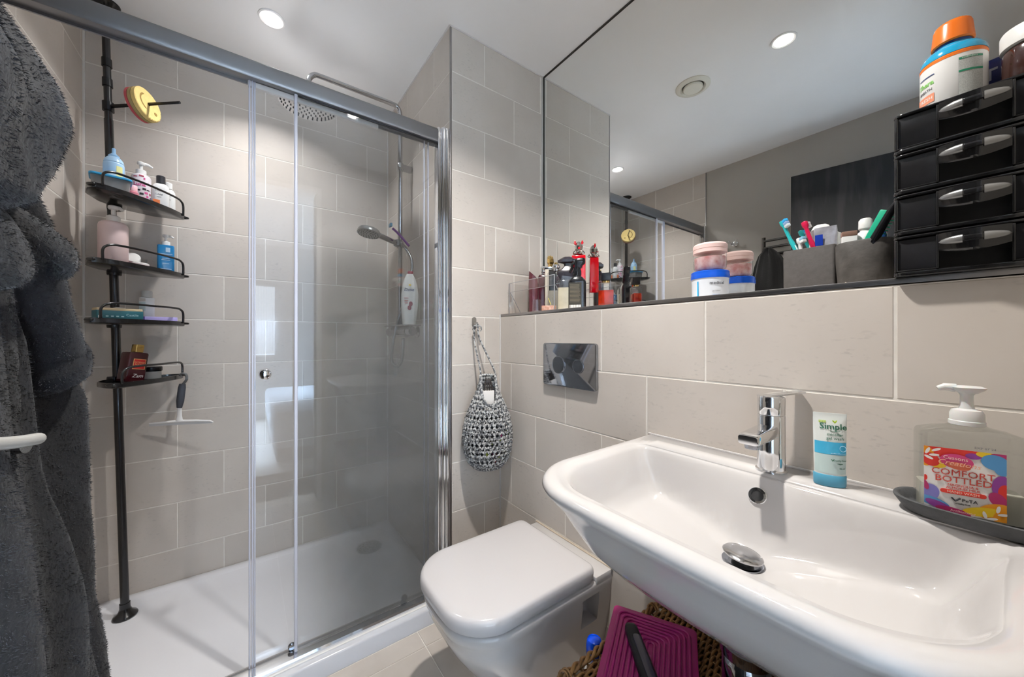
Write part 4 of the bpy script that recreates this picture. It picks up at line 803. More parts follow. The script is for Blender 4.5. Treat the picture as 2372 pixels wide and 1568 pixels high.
text(hw, 'Cussons', 0.0065, (-0.016, ye, 0.0815), flat((0.85, 0.6, 0.55)), rot=-0.05); text(hw, 'Creations', 0.0095, (-0.0135, ye, 0.0745), flat((0.85, 0.45, 0.30)), shear=0.3, rot=-0.05)
text(hw, 'COMFORT', 0.0118, (-0.0095, ye + .0022, 0.0610), RD, sx=0.98); text(hw, 'BOTTLED', 0.0118, (-0.009, ye + .0022, 0.0515), RD, sx=0.98)
text(hw, 'MAGNOLIA &\nALMOND MILK', 0.0044, (-0.009, ye + .0022, 0.0425), RD)
MB().loft([rring(0.040, 0.0055, 0.0027, 0), rring(0.040, 0.0055, 0.0027, 0.0006)], M=TR(-0.009, yl - 0.0007, 0.0352) @ RX(PI / 2)).build('pill', flat((0.75, 0.05, 0.03)), hw)
text(hw, 'HAND WASH', 0.0046, (-0.009, yl - 0.0018, 0.0352), flat((0.85, 0.6, 0.5)))
text(hw, 'PeTA', 0.0060, (-0.003, ye + .0022, 0.0255), INK); MB().tube([(-0.019, ye + .002, 0.0275), (-0.0155, ye + .002, 0.0235), (-0.011, ye + .002, 0.0280)], 0.0010, 6).build('heart_mark', INK, hw)
text(hw, 'cruelty free', 0.0028, (-0.009, ye + .0022, 0.0205), INK)
text(hw, 'Antibacterial', 0.0042, (-0.010, ye - .001, 0.0105), flat((0.75, 0.45, 0.45)), rot=-0.05)
text(hw, 'EXP 07 24', 0.0042, (0.010, yl - .0004, 0.0985), GREYINK)
PT_ = mat('frosted_plastic', (0.80, 0.80, 0.79), 0.35, sss=0.2, trans=0.25)
MB().lathe([(0.0150, 0.125), (0.0165, 0.126), (0.0165, 0.131), (0.0155, 0.132), (0.0155, 0.141), (0.0135, 0.146), (0.008, 0.148)], 36).build('pump_collar', PT_, hw)
MB().lathe([(0.0075, 0.147), (0.0062, 0.152), (0.0060, 0.166), (0.009, 0.172)], 24).build('pump_stem', PT_, hw)
MB().loft([[(x, y, z) for x, y, z in oval(a, b_, z, 32, 0.9)] for a, b_, z in ((0.008, 0.008, 0.169), (0.015, 0.011, 0.174), (0.0165, 0.0115, 0.177), (0.012, 0.009, 0.179))], M=TR(0.001, 0, 0)).tube([(-0.010, 0, 0.1755), (-0.020, 0.001, 0.1765), (-0.026, 0.0015, 0.1735)], [0.006, 0.005, 0.0035], 12).build('pump_head', PT_, hw, smooth=50)

# ================================================================== THINGS ON THE LEDGE
LZ = LEDGE + 0.0006
# drawer tower
tw_ = thing('drawer_tower', 'glossy black plastic desktop tower of four drawers on the ledge', 'drawer unit', (0.905, 0.027, LZ), -PI / 2)
TWM = mat('tower_black', (0.012, 0.012, 0.013), 0.16, coat=0.5); SMK = mat('smoked_panel', (0.022, 0.022, 0.024), 0.22, noise_amt=0.4, noise_scale=9)
TIPM = mat('grey_tip', (0.30, 0.30, 0.30), 0.25, 0.6)
UH = 0.0695; DEEP = 0.235
for k in range(4):
    z0 = k * UH
    sh_ = MB().rbox(0, DEEP / 2, z0 + 0.0035, 0.170, DEEP, 0.0068, 0.012, 0.002).rbox(0, DEEP / 2, z0 + UH - 0.0045, 0.170, DEEP, 0.0040, 0.012, 0.0015)
    sh_.rbox(0, DEEP - 0.004, z0 + UH / 2, 0.166, 0.004, UH - 0.006, 0.001, 0.0008)
    for s in (-1, 1): sh_.rbox(s * 0.0828, DEEP / 2 + 0.004, z0 + UH / 2, 0.0026, DEEP - 0.010, UH - 0.006, 0.001, 0.0008)
    sh_.build('shell', TWM, tw_, smooth=35)
    d_ = MB()
    zb0, zb1 = z0 + 0.0075, z0 + UH - 0.008; zm = (zb0 + zb1) / 2
    for s in (-1, 1):      # framed panels left and right of the finger recess
        d_.rbox(s * 0.0805, 0.006, zm, 0.004, 0.010, zb1 - zb0, 0.0018, 0.001); d_.rbox(s * 0.0355, 0.004, zm, 0.003, 0.012, zb1 - zb0, 0.001, 0.0008)
        d_.rbox(s * 0.058, 0.004, zb0 + 0.001, 0.045, 0.006, 0.0022, 0.001, 0.0008)
    # curved pull band
    up = []; 
    for i in range(17):
        x_ = -0.034 + 0.068 * i / 16; up.append((x_, -0.004 - 0.008 * (1 - (x_ / 0.034) ** 2)))
    rows_ = []
    for zz in (zb1, zb1 - 0.001, zm + 0.004, zm + 0.001): rows_.append([(x_, y_ * (1 if zz != zm + 0.001 else 0.7), zz - (0.006 * (1 - (x_ / 0.034) ** 2) if zz < zm + 0.006 else 0)) for x_, y_ in up])
    d_.sheet(rows_)
    dr = d_.build('drawer', TWM, tw_, smooth=50)
    for s in (-1, 1): MB().rbox(s * 0.058, 0.006, zm + 0.001, 0.043, 0.003, zb1 - zb0 - 0.003, 0.001, 0.0008).build('front_panel', SMK, dr)
    MB().box(0, 0.030, zm, 0.074, 0.002, zb1 - zb0 + .004).box(0, 0.017, zb0 - 0.001, 0.068, 0.026, 0.002).build('drawer_inside', BLACKR, dr, smooth=0)
    for s in (-1, 1):
        tip = []
        for i in range(10):
            f_ = i / 9; x_ = s * (0.010 + 0.024 * f_); r_ = 0.0062 * math.sqrt(max(0.0, 1 - f_ ** 1.8)) + 0.0002
            y_ = -0.0065 - 0.008 * (1 - (min(abs(x_), 0.034) / 0.034) ** 2)
            tip.append([(x_, y_ - 0.6 * r_ * math.cos(a), zm + 0.013 + r_ * math.sin(a)) for a in [2 * PI * q_ / 16 for q_ in range(16)]])
        MB().loft(tip).build('handle_tip', TIPM, dr, smooth=50)
    MB().rbox(0, -0.0155, zm + 0.013, 0.020, 0.006, 0.0085, 0.002, 0.002).build('handle_bar', TWM, dr)
TT = LZ + 4 * UH - 0.0022
t = face_root('mouthwash_bottle', 'squat white and blue mouthwash bottle with an orange cap on top of the drawer tower', 'bottle', 0.958, 0.050, TT)
WL = flat((0.80, 0.80, 0.79), 0.25); BLU = flat((0.01, 0.34, 0.60), 0.12, coat=0.6); OR_ = flat((0.78, 0.17, 0.015), 0.25)
MB().lathe([(0.034, 0), (0.036, 0.003), (0.036, 0.073)], 48).build('body', WL, t)
MB().lathe([(0.0363, 0.0725), (0.0363, 0.077), (0.0355, 0.079)], 48).build('orange_stripe', OR_, t, smooth=20)
MB().lathe([(0.0361, 0.079), (0.0355, 0.086), (0.031, 0.094), (0.021, 0.099), (0.0195, 0.103)], 48).build('shoulder', BLU, t)
MB().lathe([(0.0195, 0.100), (0.0205, 0.106)], 40).build('neck', flat((0.01, 0.05, 0.18), 0.2), t)
capr = [[((r_ + (0.0005 if i % 2 else 0)) * math.cos(2 * PI * i / 60), (r_ + (0.0005 if i % 2 else 0)) * math.sin(2 * PI * i / 60), z) for i in range(60)] for r_, z in ((0.0215, 0.106), (0.0232, 0.108), (0.0205, 0.136), (0.019, 0.140), (0.0165, 0.142))]
MB().loft(capr).build('cap', OR_, t, smooth=40)
patch(t, 'ingredient_panel', flat((0.52, 0.54, 0.52), noise_amt=0.3, noise_scale=900), 0.006, 0.034, 0.004, 0.066, bend=0.0362)
for z_ in (0.062, 0.042): patch(t, 'green_rule', flat((0.01, 0.25, 0.13)), 0.006, 0.034, z_, z_ + 0.003, bend=0.0365)
text(t, 'INGREDIENTS', 0.0028, (0.018, 0, 0.0635), LBL, bend=0.0368)
text(t, 'Thera', 0.011, (-0.034, 0, 0.045), flat((0.25, 0.55, 0.15)), bend=0.0363, bold=0.0003); text(t, 'BREATH', 0.0062, (-0.034, 0, 0.034), GREYINK, bend=0.0363)
patch(t, 'orange_panel', flat((0.75, 0.28, 0.16)), -0.050, -0.020, 0.012, 0.026, bend=0.0363); text(t, 'FRESH', 0.008, (-0.033, 0, 0.019), LBL, bend=0.0367)
patch(t, 'blue_rule', flat((0.03, 0.06, 0.2)), -0.045, -0.020, 0.056, 0.0575, bend=0.0363)
t = face_root('dark_blue_pack', 'dark blue pack with white letters between the mouthwash and the jar', 'pack', 0.998, 0.014, TT, extra=-0.2)
MB().rbox(0, 0, 0.036, 0.062, 0.026, 0.072, 0.004, 0.002).build('pack', flat((0.02, 0.03, 0.17), 0.3), t)
text(t, 'PT', 0.026, (-0.004, -0.0132, 0.046), flat((0.6, 0.62, 0.7)), bold=0.0006)
patch(t, 'yellow_label', flat((0.80, 0.72, 0.05)), -0.004, 0.022, 0.008, 0.028, y=-0.0135, n=2); text(t, 'D3', 0.009, (0.008, -0.0142, 0.018), INK)
t = face_root('brown_jar', 'brown jar with a white screw lid at the right on the drawer tower', 'jar', 0.955, -0.028, TT)
MB().lathe([(0.029, 0), (0.031, 0.003), (0.031, 0.050), (0.028, 0.056)], 40).build('body', flat((0.045, 0.018, 0.014), 0.1, coat=0.5), t)
MB().lathe([(0.031, 0.057), (0.0325, 0.058), (0.0325, 0.080), (0.031, 0.083)], 44).build('lid', flat((0.74, 0.74, 0.72), 0.35), t)

# holder block and stone cup
hb = thing('brush_holder', 'flat fronted grey block holder with toothbrushes and paste on the ledge', 'toothbrush holder', (1.078, 0.269, LZ), -PI / 2)
HG = mat('grey_stone', (0.085, 0.079, 0.076), 0.7, noise_amt=0.15, noise_scale=120, bump=0.1, bump_scale=300)
MB().loft([rring(0.096, 0.076, 0.006, 0.001, 0, 0.034), rring(0.097, 0.077, 0.006, 0.105, 0, 0.034), rring(0.095, 0.075, 0.005, 0.107, 0, 0.034), rring(0.083, 0.063, 0.004, 0.107, 0, 0.034), rring(0.082, 0.062, 0.004, 0.012, 0, 0.034)]).build('block', HG, hb, smooth=35)
def brush(name, label, p0, p1, m1, m2, bris, headdir, hook=0.0):
    p0, p1 = Vector(p0), Vector(p1); d = (p1 - p0); t = thing(name, label, 'toothbrush', p0)
    L_ = d.length; zax = d.normalized(); xax = Vector(headdir); xax = (xax - zax * xax.dot(zax)).normalized(); yax = zax.cross(xax)
    t.rotation_euler = Matrix((xax, yax, zax)).transposed().to_euler()
    hb_ = L_ * 0.72
    MB().tube(curve([(-hook, 0, 0), (0.000, 0, hb_ * .3), (0.001, 0, hb_ * .6), (-0.001, 0, hb_), (0.0, 0, L_ - 0.012), (0.001, 0, L_)], 5), [0.0048] * 5 + [0.0055] * 5 + [0.0045] * 5 + [0.0034] * 5 + [0.0055] * 5 + [0.002], 12, flat=1.25).build('handle', m1, t, smooth=60)
    MB().tube([(0.0035, 0, hb_ * .1), (0.0045, 0, hb_ * .5), (0.003, 0, hb_ * .85)], [0.0018, 0.003, 0.0015], 8).build('grip_inlay', m2, t)
    for j, c_ in enumerate(bris): MB().rbox(0.0095, 0, L_ - 0.006 - j * 0.0075, 0.011, 0.009, 0.0068, 0.001, 0.0006).build('bristles', flat(c_, 0.8), t)
    return t
RV = (-0.62, -0.78, 0)      # towards the viewer's right is -y, a little towards the room
brush('toothbrush', 'teal and white toothbrush with blue bristles leaning left out of the grey block', (1.098, 0.262, LZ + 0.014), (1.112, 0.331, 1.418), flat((0.02, 0.42, 0.44), 0.3), WHITEB, ((0.03, 0.40, 0.78), (0.25, 0.38, 0.62), (0.6, 0.68, 0.72)), RV)
brush('toothbrush', 'red backed toothbrush seen from behind in the grey block', (1.105, 0.238, LZ + 0.014), (1.100, 0.283, 1.402), flat((0.62, 0.01, 0.07), 0.3), flat((0.70, 0.20, 0.22), 0.3), ((0.8, 0.75, 0.75), (0.8, 0.75, 0.75)), (0.9, -0.3, 0))
brush('toothbrush', 'low white toothbrush with pale blue bristles beside the red one', (1.085, 0.272, LZ + 0.014), (1.100, 0.292, 1.364), WHITEB, flat((0.25, 0.5, 0.7), 0.3), ((0.25, 0.50, 0.68), (0.72, 0.75, 0.75)), RV)
t = thing('toothpaste_tube', 'crumpled silver and white toothpaste tube standing in the grey block', 'tube', (1.118, 0.245, LZ + 0.014)); t.rotation_euler = (0.12, 0.0, -PI / 2 + 0.1)
MB().loft([tubeouter(z, w_, d_) for z, w_, d_ in ((0, 0.026, 0.020), (0.05, 0.034, 0.018), (0.10, 0.040, 0.010), (0.130, 0.042, 0.004), (0.142, 0.040, 0.002))]).build('body', mat('paste_tube', (0.62, 0.62, 0.68), 0.3, 0.4, noise_amt=0.3, noise_scale=60, bump=0.4, bump_scale=60), t, smooth=60)
patch(t, 'blue_print', flat((0.01, 0.05, 0.45)), -0.018, -0.004, 0.100, 0.125, y=-0.0072, n=2)
t = thing('toothpaste_tube', 'rounded white toothpaste tube end behind the red toothbrush', 'tube', (1.128, 0.266, LZ + 0.014)); t.rotation_euler = (0.0, 0.06, -PI / 2)
MB().loft([tubeouter(z, w_, d_) for z, w_, d_ in ((0, 0.030, 0.022), (0.10, 0.040, 0.016), (0.140, 0.040, 0.010), (0.152, 0.028, 0.006), (0.155, 0.016, 0.004))]).build('body', WHITEB, t, smooth=60)
cp = thing('stone_cup', 'rounded rough grey stone cup next to the black drawer tower', 'cup', (1.060, 0.176, LZ), -PI / 2)
CS = mat('cup_stone', (0.10, 0.093, 0.087), 0.6, noise_amt=0.35, noise_scale=40, bump=0.35, bump_scale=120)
def sq(a, z, y=0.03): return [(x, yy + y, z) for x, yy, _ in oval(a, a * 0.95, z, 44, 0.78)]
MB().loft([sq(0.030, 0.0), sq(0.037, 0.004), sq(0.0425, 0.016), sq(0.0455, 0.06), sq(0.0460, 0.098), sq(0.0445, 0.1015), sq(0.040, 0.100), sq(0.038, 0.090), sq(0.034, 0.012)]).build('cup', CS, cp, smooth=60)
for x_, z_, r_ in ((-0.024, 0.012, 0.003), (0.024, 0.075, 0.0015)): MB().rbox(0, 0, 0, r_, r_ * .3, r_ * 2.4, r_ * .1, r_ * .05, M=TR(x_, -0.0075, z_) @ RY(0.4)).build('chip', flat((0.55, 0.50, 0.42)), cp)
t = thing('comb', 'bright green comb leaning in the stone cup', 'comb', (1.072, 0.204, LZ + 0.014))
zc_ = (Vector((1.060, 0.134, 1.396)) - t.location).normalized(); yc_ = Vector((-0.15, -1, 0)); yc_ = (yc_ - zc_ * yc_.dot(zc_)).normalized(); xc_ = yc_.cross(zc_)
t.rotation_euler = Matrix((xc_, yc_, zc_)).transposed().to_euler()
GRN = flat((0.01, 0.42, 0.24), 0.3)
MB().rbox(0, 0, 0.078, 0.006, 0.016, 0.156, 0.002, 0.002).build('spine', GRN, t)
for i in range(15): MB().box(0, 0.014, 0.052 + i * 0.0066, 0.0025, 0.014, 0.0018).build('tooth', GRN, t, smooth=0)
t = thing('make_up_brush', 'black handled brush with a copper ferrule leaning right out of the stone cup', 'brush', (1.064, 0.196, LZ + 0.014)); d_ = Vector((1.045, 0.112, 1.416)) - t.location
t.rotation_euler = d_.to_track_quat('Z', 'Y').to_euler(); Lb = d_.length
MB().tube([(0, 0, 0), (0, 0, 0.08), (0, 0, Lb - 0.045), (0, 0, Lb - 0.03)], [0.004, 0.0085, 0.0065, 0.0035], 10).build('handle', BLACKP, t)
MB().tube([(0, 0, Lb - 0.031), (0, 0, Lb - 0.012)], [0.0032, 0.0036], 10).build('ferrule', flat((0.45, 0.22, 0.10), 0.3, metal=0.8), t); MB().tube([(0, 0, Lb - 0.012), (0, 0, Lb + 0.01), (0, 0, Lb + 0.02)], [0.0034, 0.0045, 0.001], 10).build('bristles', flat((0.03, 0.02, 0.015), 0.9), t)
t = face_root('dropper_bottle', 'white bottle with a rounded cap standing in the stone cup behind the green comb', 'bottle', 1.098, 0.176, LZ + 0.013)
MB().lathe([(0.017, 0), (0.018, 0.002), (0.018, 0.098), (0.012, 0.112), (0.009, 0.114), (0.009, 0.118)], 28).build('body', WHITEB, t)
MB().lathe([(0.0095, 0.118), (0.0115, 0.120), (0.011, 0.138), (0.008, 0.142)], 24).build('cap', WHITEB, t)
t = face_root('small_carton', 'small brown and white carton corner at the left of the stone cup', 'carton', 1.074, 0.198, LZ + 0.013, extra=0.15)
MB().rbox(0, 0, 0.052, 0.024, 0.016, 0.104, 0.0006, 0.0005).build('carton', WHITEB, t); MB().rbox(0, 0, 0.109, 0.0245, 0.0165, 0.011, 0.0006, 0.0005).build('flap', flat((0.26, 0.15, 0.11), 0.5), t)
t = face_root('small_blue_tube', 'narrow dark blue tube with a pale cap at the right of the stone cup', 'tube', 1.092, 0.152, LZ + 0.013)
MB().lathe([(0.008, 0), (0.009, 0.002), (0.009, 0.100), (0.0075, 0.106)], 20).build('body', flat((0.02, 0.08, 0.25), 0.3), t); MB().lathe([(0.0078, 0.106), (0.0078, 0.116), (0.006, 0.118)], 20).build('cap', WHITEB, t)

# wipes tub with jar on top
t = face_root('wipes_tub', 'round white tub with a royal blue lid on the ledge', 'tub', 1.092, 0.496, LZ)
MB().lathe([(0.043, 0), (0.046, 0.002), (0.0475, 0.068)], 56).build('body', flat((0.66, 0.70, 0.76), 0.3), t)
RB = flat((0.005, 0.09, 0.58), 0.3)
MB().lathe([(0.0492, 0.064), (0.0492, 0.074), (0.0484, 0.076), (0.0484, 0.083), (0.046, 0.085)], 56).build('lid', RB, t)
text(t, 'medical', 0.0125, (0.018, 0, 0.048), INK, bend=0.0482); text(t, 'gel 1000ml', 0.0045, (0.016, 0, 0.026), GREYINK, bend=0.0476, align='CENTER'); text(t, 'hygiene range', 0.0035, (0.016, 0, 0.016), flat((0.2, 0.35, 0.6)), bend=0.0474)
patch(t, 'cyan_stripe', flat((0.01, 0.38, 0.72)), -0.034, -0.030, 0.004, 0.055, bend=0.0475, n=3)
j_ = face_root('bath_salts_jar', 'clear pink filled jar with a pale pink lid standing on the blue lidded tub', 'jar', 1.092, 0.496, LZ + 0.0856)
MB().lathe([(0.036, 0.001), (0.0415, 0.010), (0.0425, 0.050), (0.041, 0.056)], 48).build('jar', CLEARB, j_)
MB().lathe([(0.034, 0.003), (0.039, 0.012), (0.0398, 0.040)], 40).build('pink_contents', mat('bath_salts', (0.55, 0.24, 0.23), 0.5, col2=(0.72, 0.52, 0.52), noise_scale=60), j_)
PKL = flat((0.80, 0.58, 0.55), 0.3)
MB().lathe([(0.0435, 0.053), (0.0435, 0.062), (0.0425, 0.063), (0.0440, 0.064), (0.0440, 0.074), (0.040, 0.079), (0.025, 0.0805)], 56).build('lid', PKL, j_)

# scents in and beside the clear stand
t = thing('acrylic_stand', 'clear acrylic box stand at the far end of the ledge with crossed ends', 'display stand', (1.045, 1.148, LZ), -PI / 2)
st = MB(); W_, D_, H_ = 0.145, 0.085, 0.138
for s in (-1, 1):
    st.box(s * W_, 0, H_ / 2, 0.003, 2 * D_, H_)
    MB().tube([(s * W_, -D_, H_), (s * W_, -D_, 0.002)], 0.0022, 6).build('edge_bar', flat((0.30, 0.30, 0.31), 0.15), t); MB().tube([(s * W_, -D_ + .006, 0.100), (s * W_, -D_ + 0.07, 0.002)], 0.0016, 6).build('cross_bar', flat((0.35, 0.35, 0.36), 0.15), t)
for y_ in (-1, 1): st.box(0, y_ * D_, H_ - 0.020, 2 * W_, 0.003, 0.040)
st.build('panels', CLEARP, t, smooth=0)
for y_ in (-1, 1): MB().tube([(-W_, y_ * D_, H_), (W_, y_ * D_, H_)], 0.0014, 6).build('edge_bar', flat((0.42, 0.42, 0.43), 0.15), t)
for y_ in (-1,): MB().tube([(-W_, y_ * D_, H_ - .04), (W_, y_ * D_, H_ - .04)], 0.0009, 6).build('edge_bar', flat((0.36, 0.35, 0.35), 0.15), t)
MAR = mat('wine_glass', (0.24, 0.07, 0.09), 0.08, trans=0.5, coat=0.3)
t = face_root('wine_red_bottle', 'wine red slanted glass bottle inside the acrylic stand', 'bottle', 1.050, 1.232, LZ)
MB().loft([oval(0.016, 0.014, 0), oval(0.020, 0.015, 0.01), oval(0.022, 0.016, 0.13)] + [[(x, y, 0.165 - x * 0.9 + z) for x, y, _ in oval(0.020, 0.013, 0)] for z in (0.0, 0.012)]).build('body', MAR, t, smooth=60)
t = face_root('silver_capped_bottle', 'small dark maroon bottle with a silver cap behind the stand, nearest the end wall', 'bottle', 1.135, 1.262, LZ)
MB().loft([rring(0.046, 0.030, 0.006, z) for z in (0, 0.180)] + [rring(0.036, 0.022, 0.006, 0.190)]).build('body', flat((0.07, 0.012, 0.02), 0.12, coat=0.5), t, smooth=40)
MB().lathe([(0.010, 0.190), (0.010, 0.198), (0.008, 0.200), (0.0115, 0.203), (0.0115, 0.226), (0.010, 0.229)], 24).build('cap', CHROME, t)
GOLD = mat('gold', (0.75, 0.52, 0.20), 0.18, 1)
t = face_root('gold_topped_bottle', 'black and cream perfume bottle with a faceted gold stopper', 'perfume bottle', 1.105, 1.180, LZ)
MB().rbox(0, 0, 0.100, 0.050, 0.032, 0.200, 0.003, 0.002).build('body', BLACKP, t); MB().rbox(-0.015, -0.0005, 0.100, 0.018, 0.033, 0.198, 0.003, 0.002).build('cream_side', flat((0.66, 0.60, 0.50)), t)
MB().rbox(0, 0, 0.205, 0.056, 0.036, 0.008, 0.003, 0.002).build('shoulder', CHROME, t)
gs = MB(); gs.lathe([(0.010, 0.209), (0.011, 0.222), (0.016, 0.230), (0.014, 0.246), (0.007, 0.252)], 7)
for a_ in (0.5, 1.8, 3.3, 4.6): gs.lathe([(0.004, 0.236), (0.0065, 0.244), (0.005, 0.256), (0.001, 0.262)], 6, 0.008 * math.cos(a_), 0.008 * math.sin(a_))
gs.build('stopper', GOLD, t, smooth=20)
t = face_root('knob_stoppered_bottle', 'wide clear glass bottle with a gold topped stopper, in front of the mirror edge', 'perfume bottle', 1.045, 1.082, LZ)
MB().loft([rring(0.070, 0.036, 0.010, z) for z in (0.001, 0.160)] + [rring(0.060, 0.028, 0.010, 0.170), rring(0.03, 0.02, 0.008, 0.174)]).build('body', CLEARB, t, smooth=40)
MB().loft([rring(0.064, 0.030, 0.008, z) for z in (0.006, 0.090)]).build('perfume', mat('perfume_pale', (0.55, 0.52, 0.44), 0.2, trans=0.4), t, smooth=40)
MB().lathe([(0.010, 0.172), (0.010, 0.180), (0.017, 0.184), (0.017, 0.192), (0.011, 0.198)], 26).build('stopper', CHROME, t); MB().lathe([(0.008, 0.1985), (0.009, 0.203), (0.006, 0.207)], 16).build('gold_cap', GOLD, t)
t = face_root('diamond_capped_bottle', 'black perfume bottle with a faceted lozenge cap', 'perfume bottle', 1.085, 1.056, LZ + 0.0)
PUR = flat((0.032, 0.026, 0.034), 0.2)
MB().loft([rring(0.060, 0.040, 0.006, z) for z in (0, 0.135)] + [rring(0.082, 0.040, 0.006, 0.160), rring(0.084, 0.040, 0.006, 0.168), rring(0.05, 0.03, 0.006, 0.180), rring(0.026, 0.024, 0.006, 0.192)]).build('body', PUR, t, smooth=25)
MB().loft([[(x, y, z) for x, y, z in cring(r_, z, 6, ry=r_ * .6)] for r_, z in ((0.012, 0.192), (0.016, 0.203), (0.040, 0.208), (0.040, 0.218), (0.018, 0.230))]).build('cap', PUR, t, smooth=10)
RED = flat((0.62, 0.0, 0.008), 0.1, coat=0.6)
t = face_root('red_bottle', 'tall bright red perfume bottle with an ornate silver crown stopper', 'perfume bottle', 1.135, 1.040, LZ)
MB().rbox(0, 0, 0.164, 0.056, 0.036, 0.150, 0.003, 0.003).build('red_body', RED, t); MB().rbox(0, 0, 0.045, 0.060, 0.038, 0.086, 0.004, 0.003).build('glass_base', CLEARB, t)
cr = MB(); cr.lathe([(0.010, 0.240), (0.020, 0.244), (0.014, 0.250), (0.009, 0.256), (0.016, 0.266), (0.017, 0.280), (0.012, 0.290), (0.004, 0.298)], 9)
for a_ in range(7): cr.tube(curve([(0.012 * math.cos(a_ * .9), 0.012 * math.sin(a_ * .9), 0.244), (0.024 * math.cos(a_ * .9), 0.024 * math.sin(a_ * .9), 0.250), (0.020 * math.cos(a_ * .9 + .4), 0.020 * math.sin(a_ * .9 + .4), 0.259)], 4), 0.0022, 6)
cr.build('crown', mat('old_silver', (0.55, 0.54, 0.52), 0.2, 1), t, smooth=25)
for s in (-1, 1): MB().lathe([(0.003, 0.286), (0.0055, 0.292), (0.002, 0.302)], 6, s * 0.015, -0.004).build('red_tip', RED, t)
MB().lathe([(0.001, 0), (0.005, 0.002), (0.001, 0.004)], 8, M=TR(0.002, -0.017, 0.268) @ RX(PI / 2)).build('red_stone', RED, t)
t = face_root('cream_bottle', 'clear bottle of cream liquid standing beside the black spray bottle', 'bottle', 1.000, 0.992, LZ)
MB().loft([rring(0.050, 0.036, 0.008, z) for z in (0.001, 0.112)] + [rring(0.040, 0.028, 0.008, 0.118)]).build('body', CLEARB, t, smooth=40)
MB().loft([rring(0.046, 0.032, 0.007, z) for z in (0.004, 0.088)]).build('liquid', mat('cream_liquid', (0.56, 0.50, 0.36), 0.3, col2=(0.66, 0.60, 0.46), noise_scale=30), t, smooth=40)
t = face_root('spray_bottle', 'black trigger spray bottle with a lined label and barcode', 'spray bottle', 1.030, 0.951, LZ)
MB().loft([rring(0.066 * s_, 0.042 * s_ ** .6, 0.010, z) for z, s_ in ((0, .97), (0.003, 1), (0.104, 1), (0.112, 0.95), (0.126, 0.6), (0.132, 0.38))]).build('body', flat((0.010, 0.011, 0.014), 0.12, coat=0.5), t, smooth=45)
patch(t, 'label', flat((0.045, 0.040, 0.030)), -0.030, 0.016, 0.006, 0.104, y=-0.0212, n=2)
for i in range(14): patch(t, 'print_line', flat((0.30, 0.25, 0.16)), -0.027, 0.006 + 0.006 * random.random(), 0.030 + i * 0.005, 0.0312 + i * 0.005, y=-0.0217, n=2)
for i in range(12): patch(t, 'barcode', LBL, -0.028 + i * 0.0034, -0.026 + i * 0.0034 + 0.0008 * (i % 3), 0.008, 0.020, y=-0.0217, n=2)
sb = MB().lathe([(0.014, 0.131), (0.0155, 0.135), (0.0155, 0.150), (0.013, 0.156), (0.014, 0.165)], 24); sb.loft([rring(0.030, 0.026, 0.008, z, 0.004) for z in (0.162, 0.170)] + [rring(0.040, 0.028, 0.010, 0.180, 0.010), rring(0.040, 0.028, 0.010, 0.194, 0.010), rring(0.030, 0.020, 0.008, 0.199, 0.012)])
sb.build('spray_head', BLACKP, t, smooth=45)
MB().tube(curve([(-0.008, 0, 0.184), (-0.018, 0, 0.176), (-0.020, 0, 0.162), (-0.028, 0, 0.146)], 5), 0.0055, 8, flat=1.3).build('trigger', BLACKP, t)
t = face_root('amber_bottle', 'square clear bottle of amber red scent with a black cap and gold collar', 'perfume bottle', 1.090, 0.864, LZ)
MB().rbox(0, 0, 0.050, 0.060, 0.036, 0.098, 0.004, 0.003).build('glass', CLEARB, t)
MB().rbox(0, 0, 0.038, 0.054, 0.030, 0.068, 0.003, 0.002).build('scent', mat('amber', (0.50, 0.030, 0.006), 0.08, trans=0.15, col2=(0.14, 0.008, 0.003), noise_scale=25), t)
MB().lathe([(0.014, 0.0995), (0.014, 0.106), (0.011, 0.108)], 22).build('gold_collar', GOLD, t); MB().rbox(0, 0, 0.122, 0.034, 0.028, 0.028, 0.002, 0.001).build('cap', BLACKP, t)
t = face_root('small_cut_glass', 'small faceted clear glass at the front of the ledge under the stand', 'glass', 0.972, 1.118, LZ)
MB().loft([cring(0.020, 0.001, 10), cring(0.0165, 0.052, 10), cring(0.0145, 0.052, 10), cring(0.016, 0.006, 10)]).build('glass', CLEARB, t, smooth=10)
t = face_root('copper_box', 'tiny copper and pink box under the round clear bottle', 'box', 0.975, 1.050, LZ)
MB().rbox(0, 0, 0.011, 0.056, 0.026, 0.022, 0.001, 0.0006).build('box', mat('copper_foil', (0.50, 0.22, 0.13), 0.35, 0.3, col2=(0.70, 0.45, 0.36), noise_scale=90), t)
t = face_root('pebble_bottle', 'round clear pebble shaped bottle lying on the copper box', 'perfume bottle', 0.982, 1.046, LZ + 0.0226)
MB().loft([cring(0.022 * s_, 0, 20, ry=0.014 * s_) for s_ in (1,)] + [[(x, y, z) for x, y, z in cring(0.026 * s_, z, 20, ry=0.013 * s_)] for z, s_ in ((0.012, 1.0), (0.028, 0.85), (0.040, 0.5), (0.045, 0.2))]).build('glass', CLEARB, t, smooth=60)
MB().tube([(-0.010, -0.004, 0.030), (0.000, -0.004, 0.004)], 0.0016, 6).build('dip_tube', flat((0.75, 0.65, 0.15)), t)

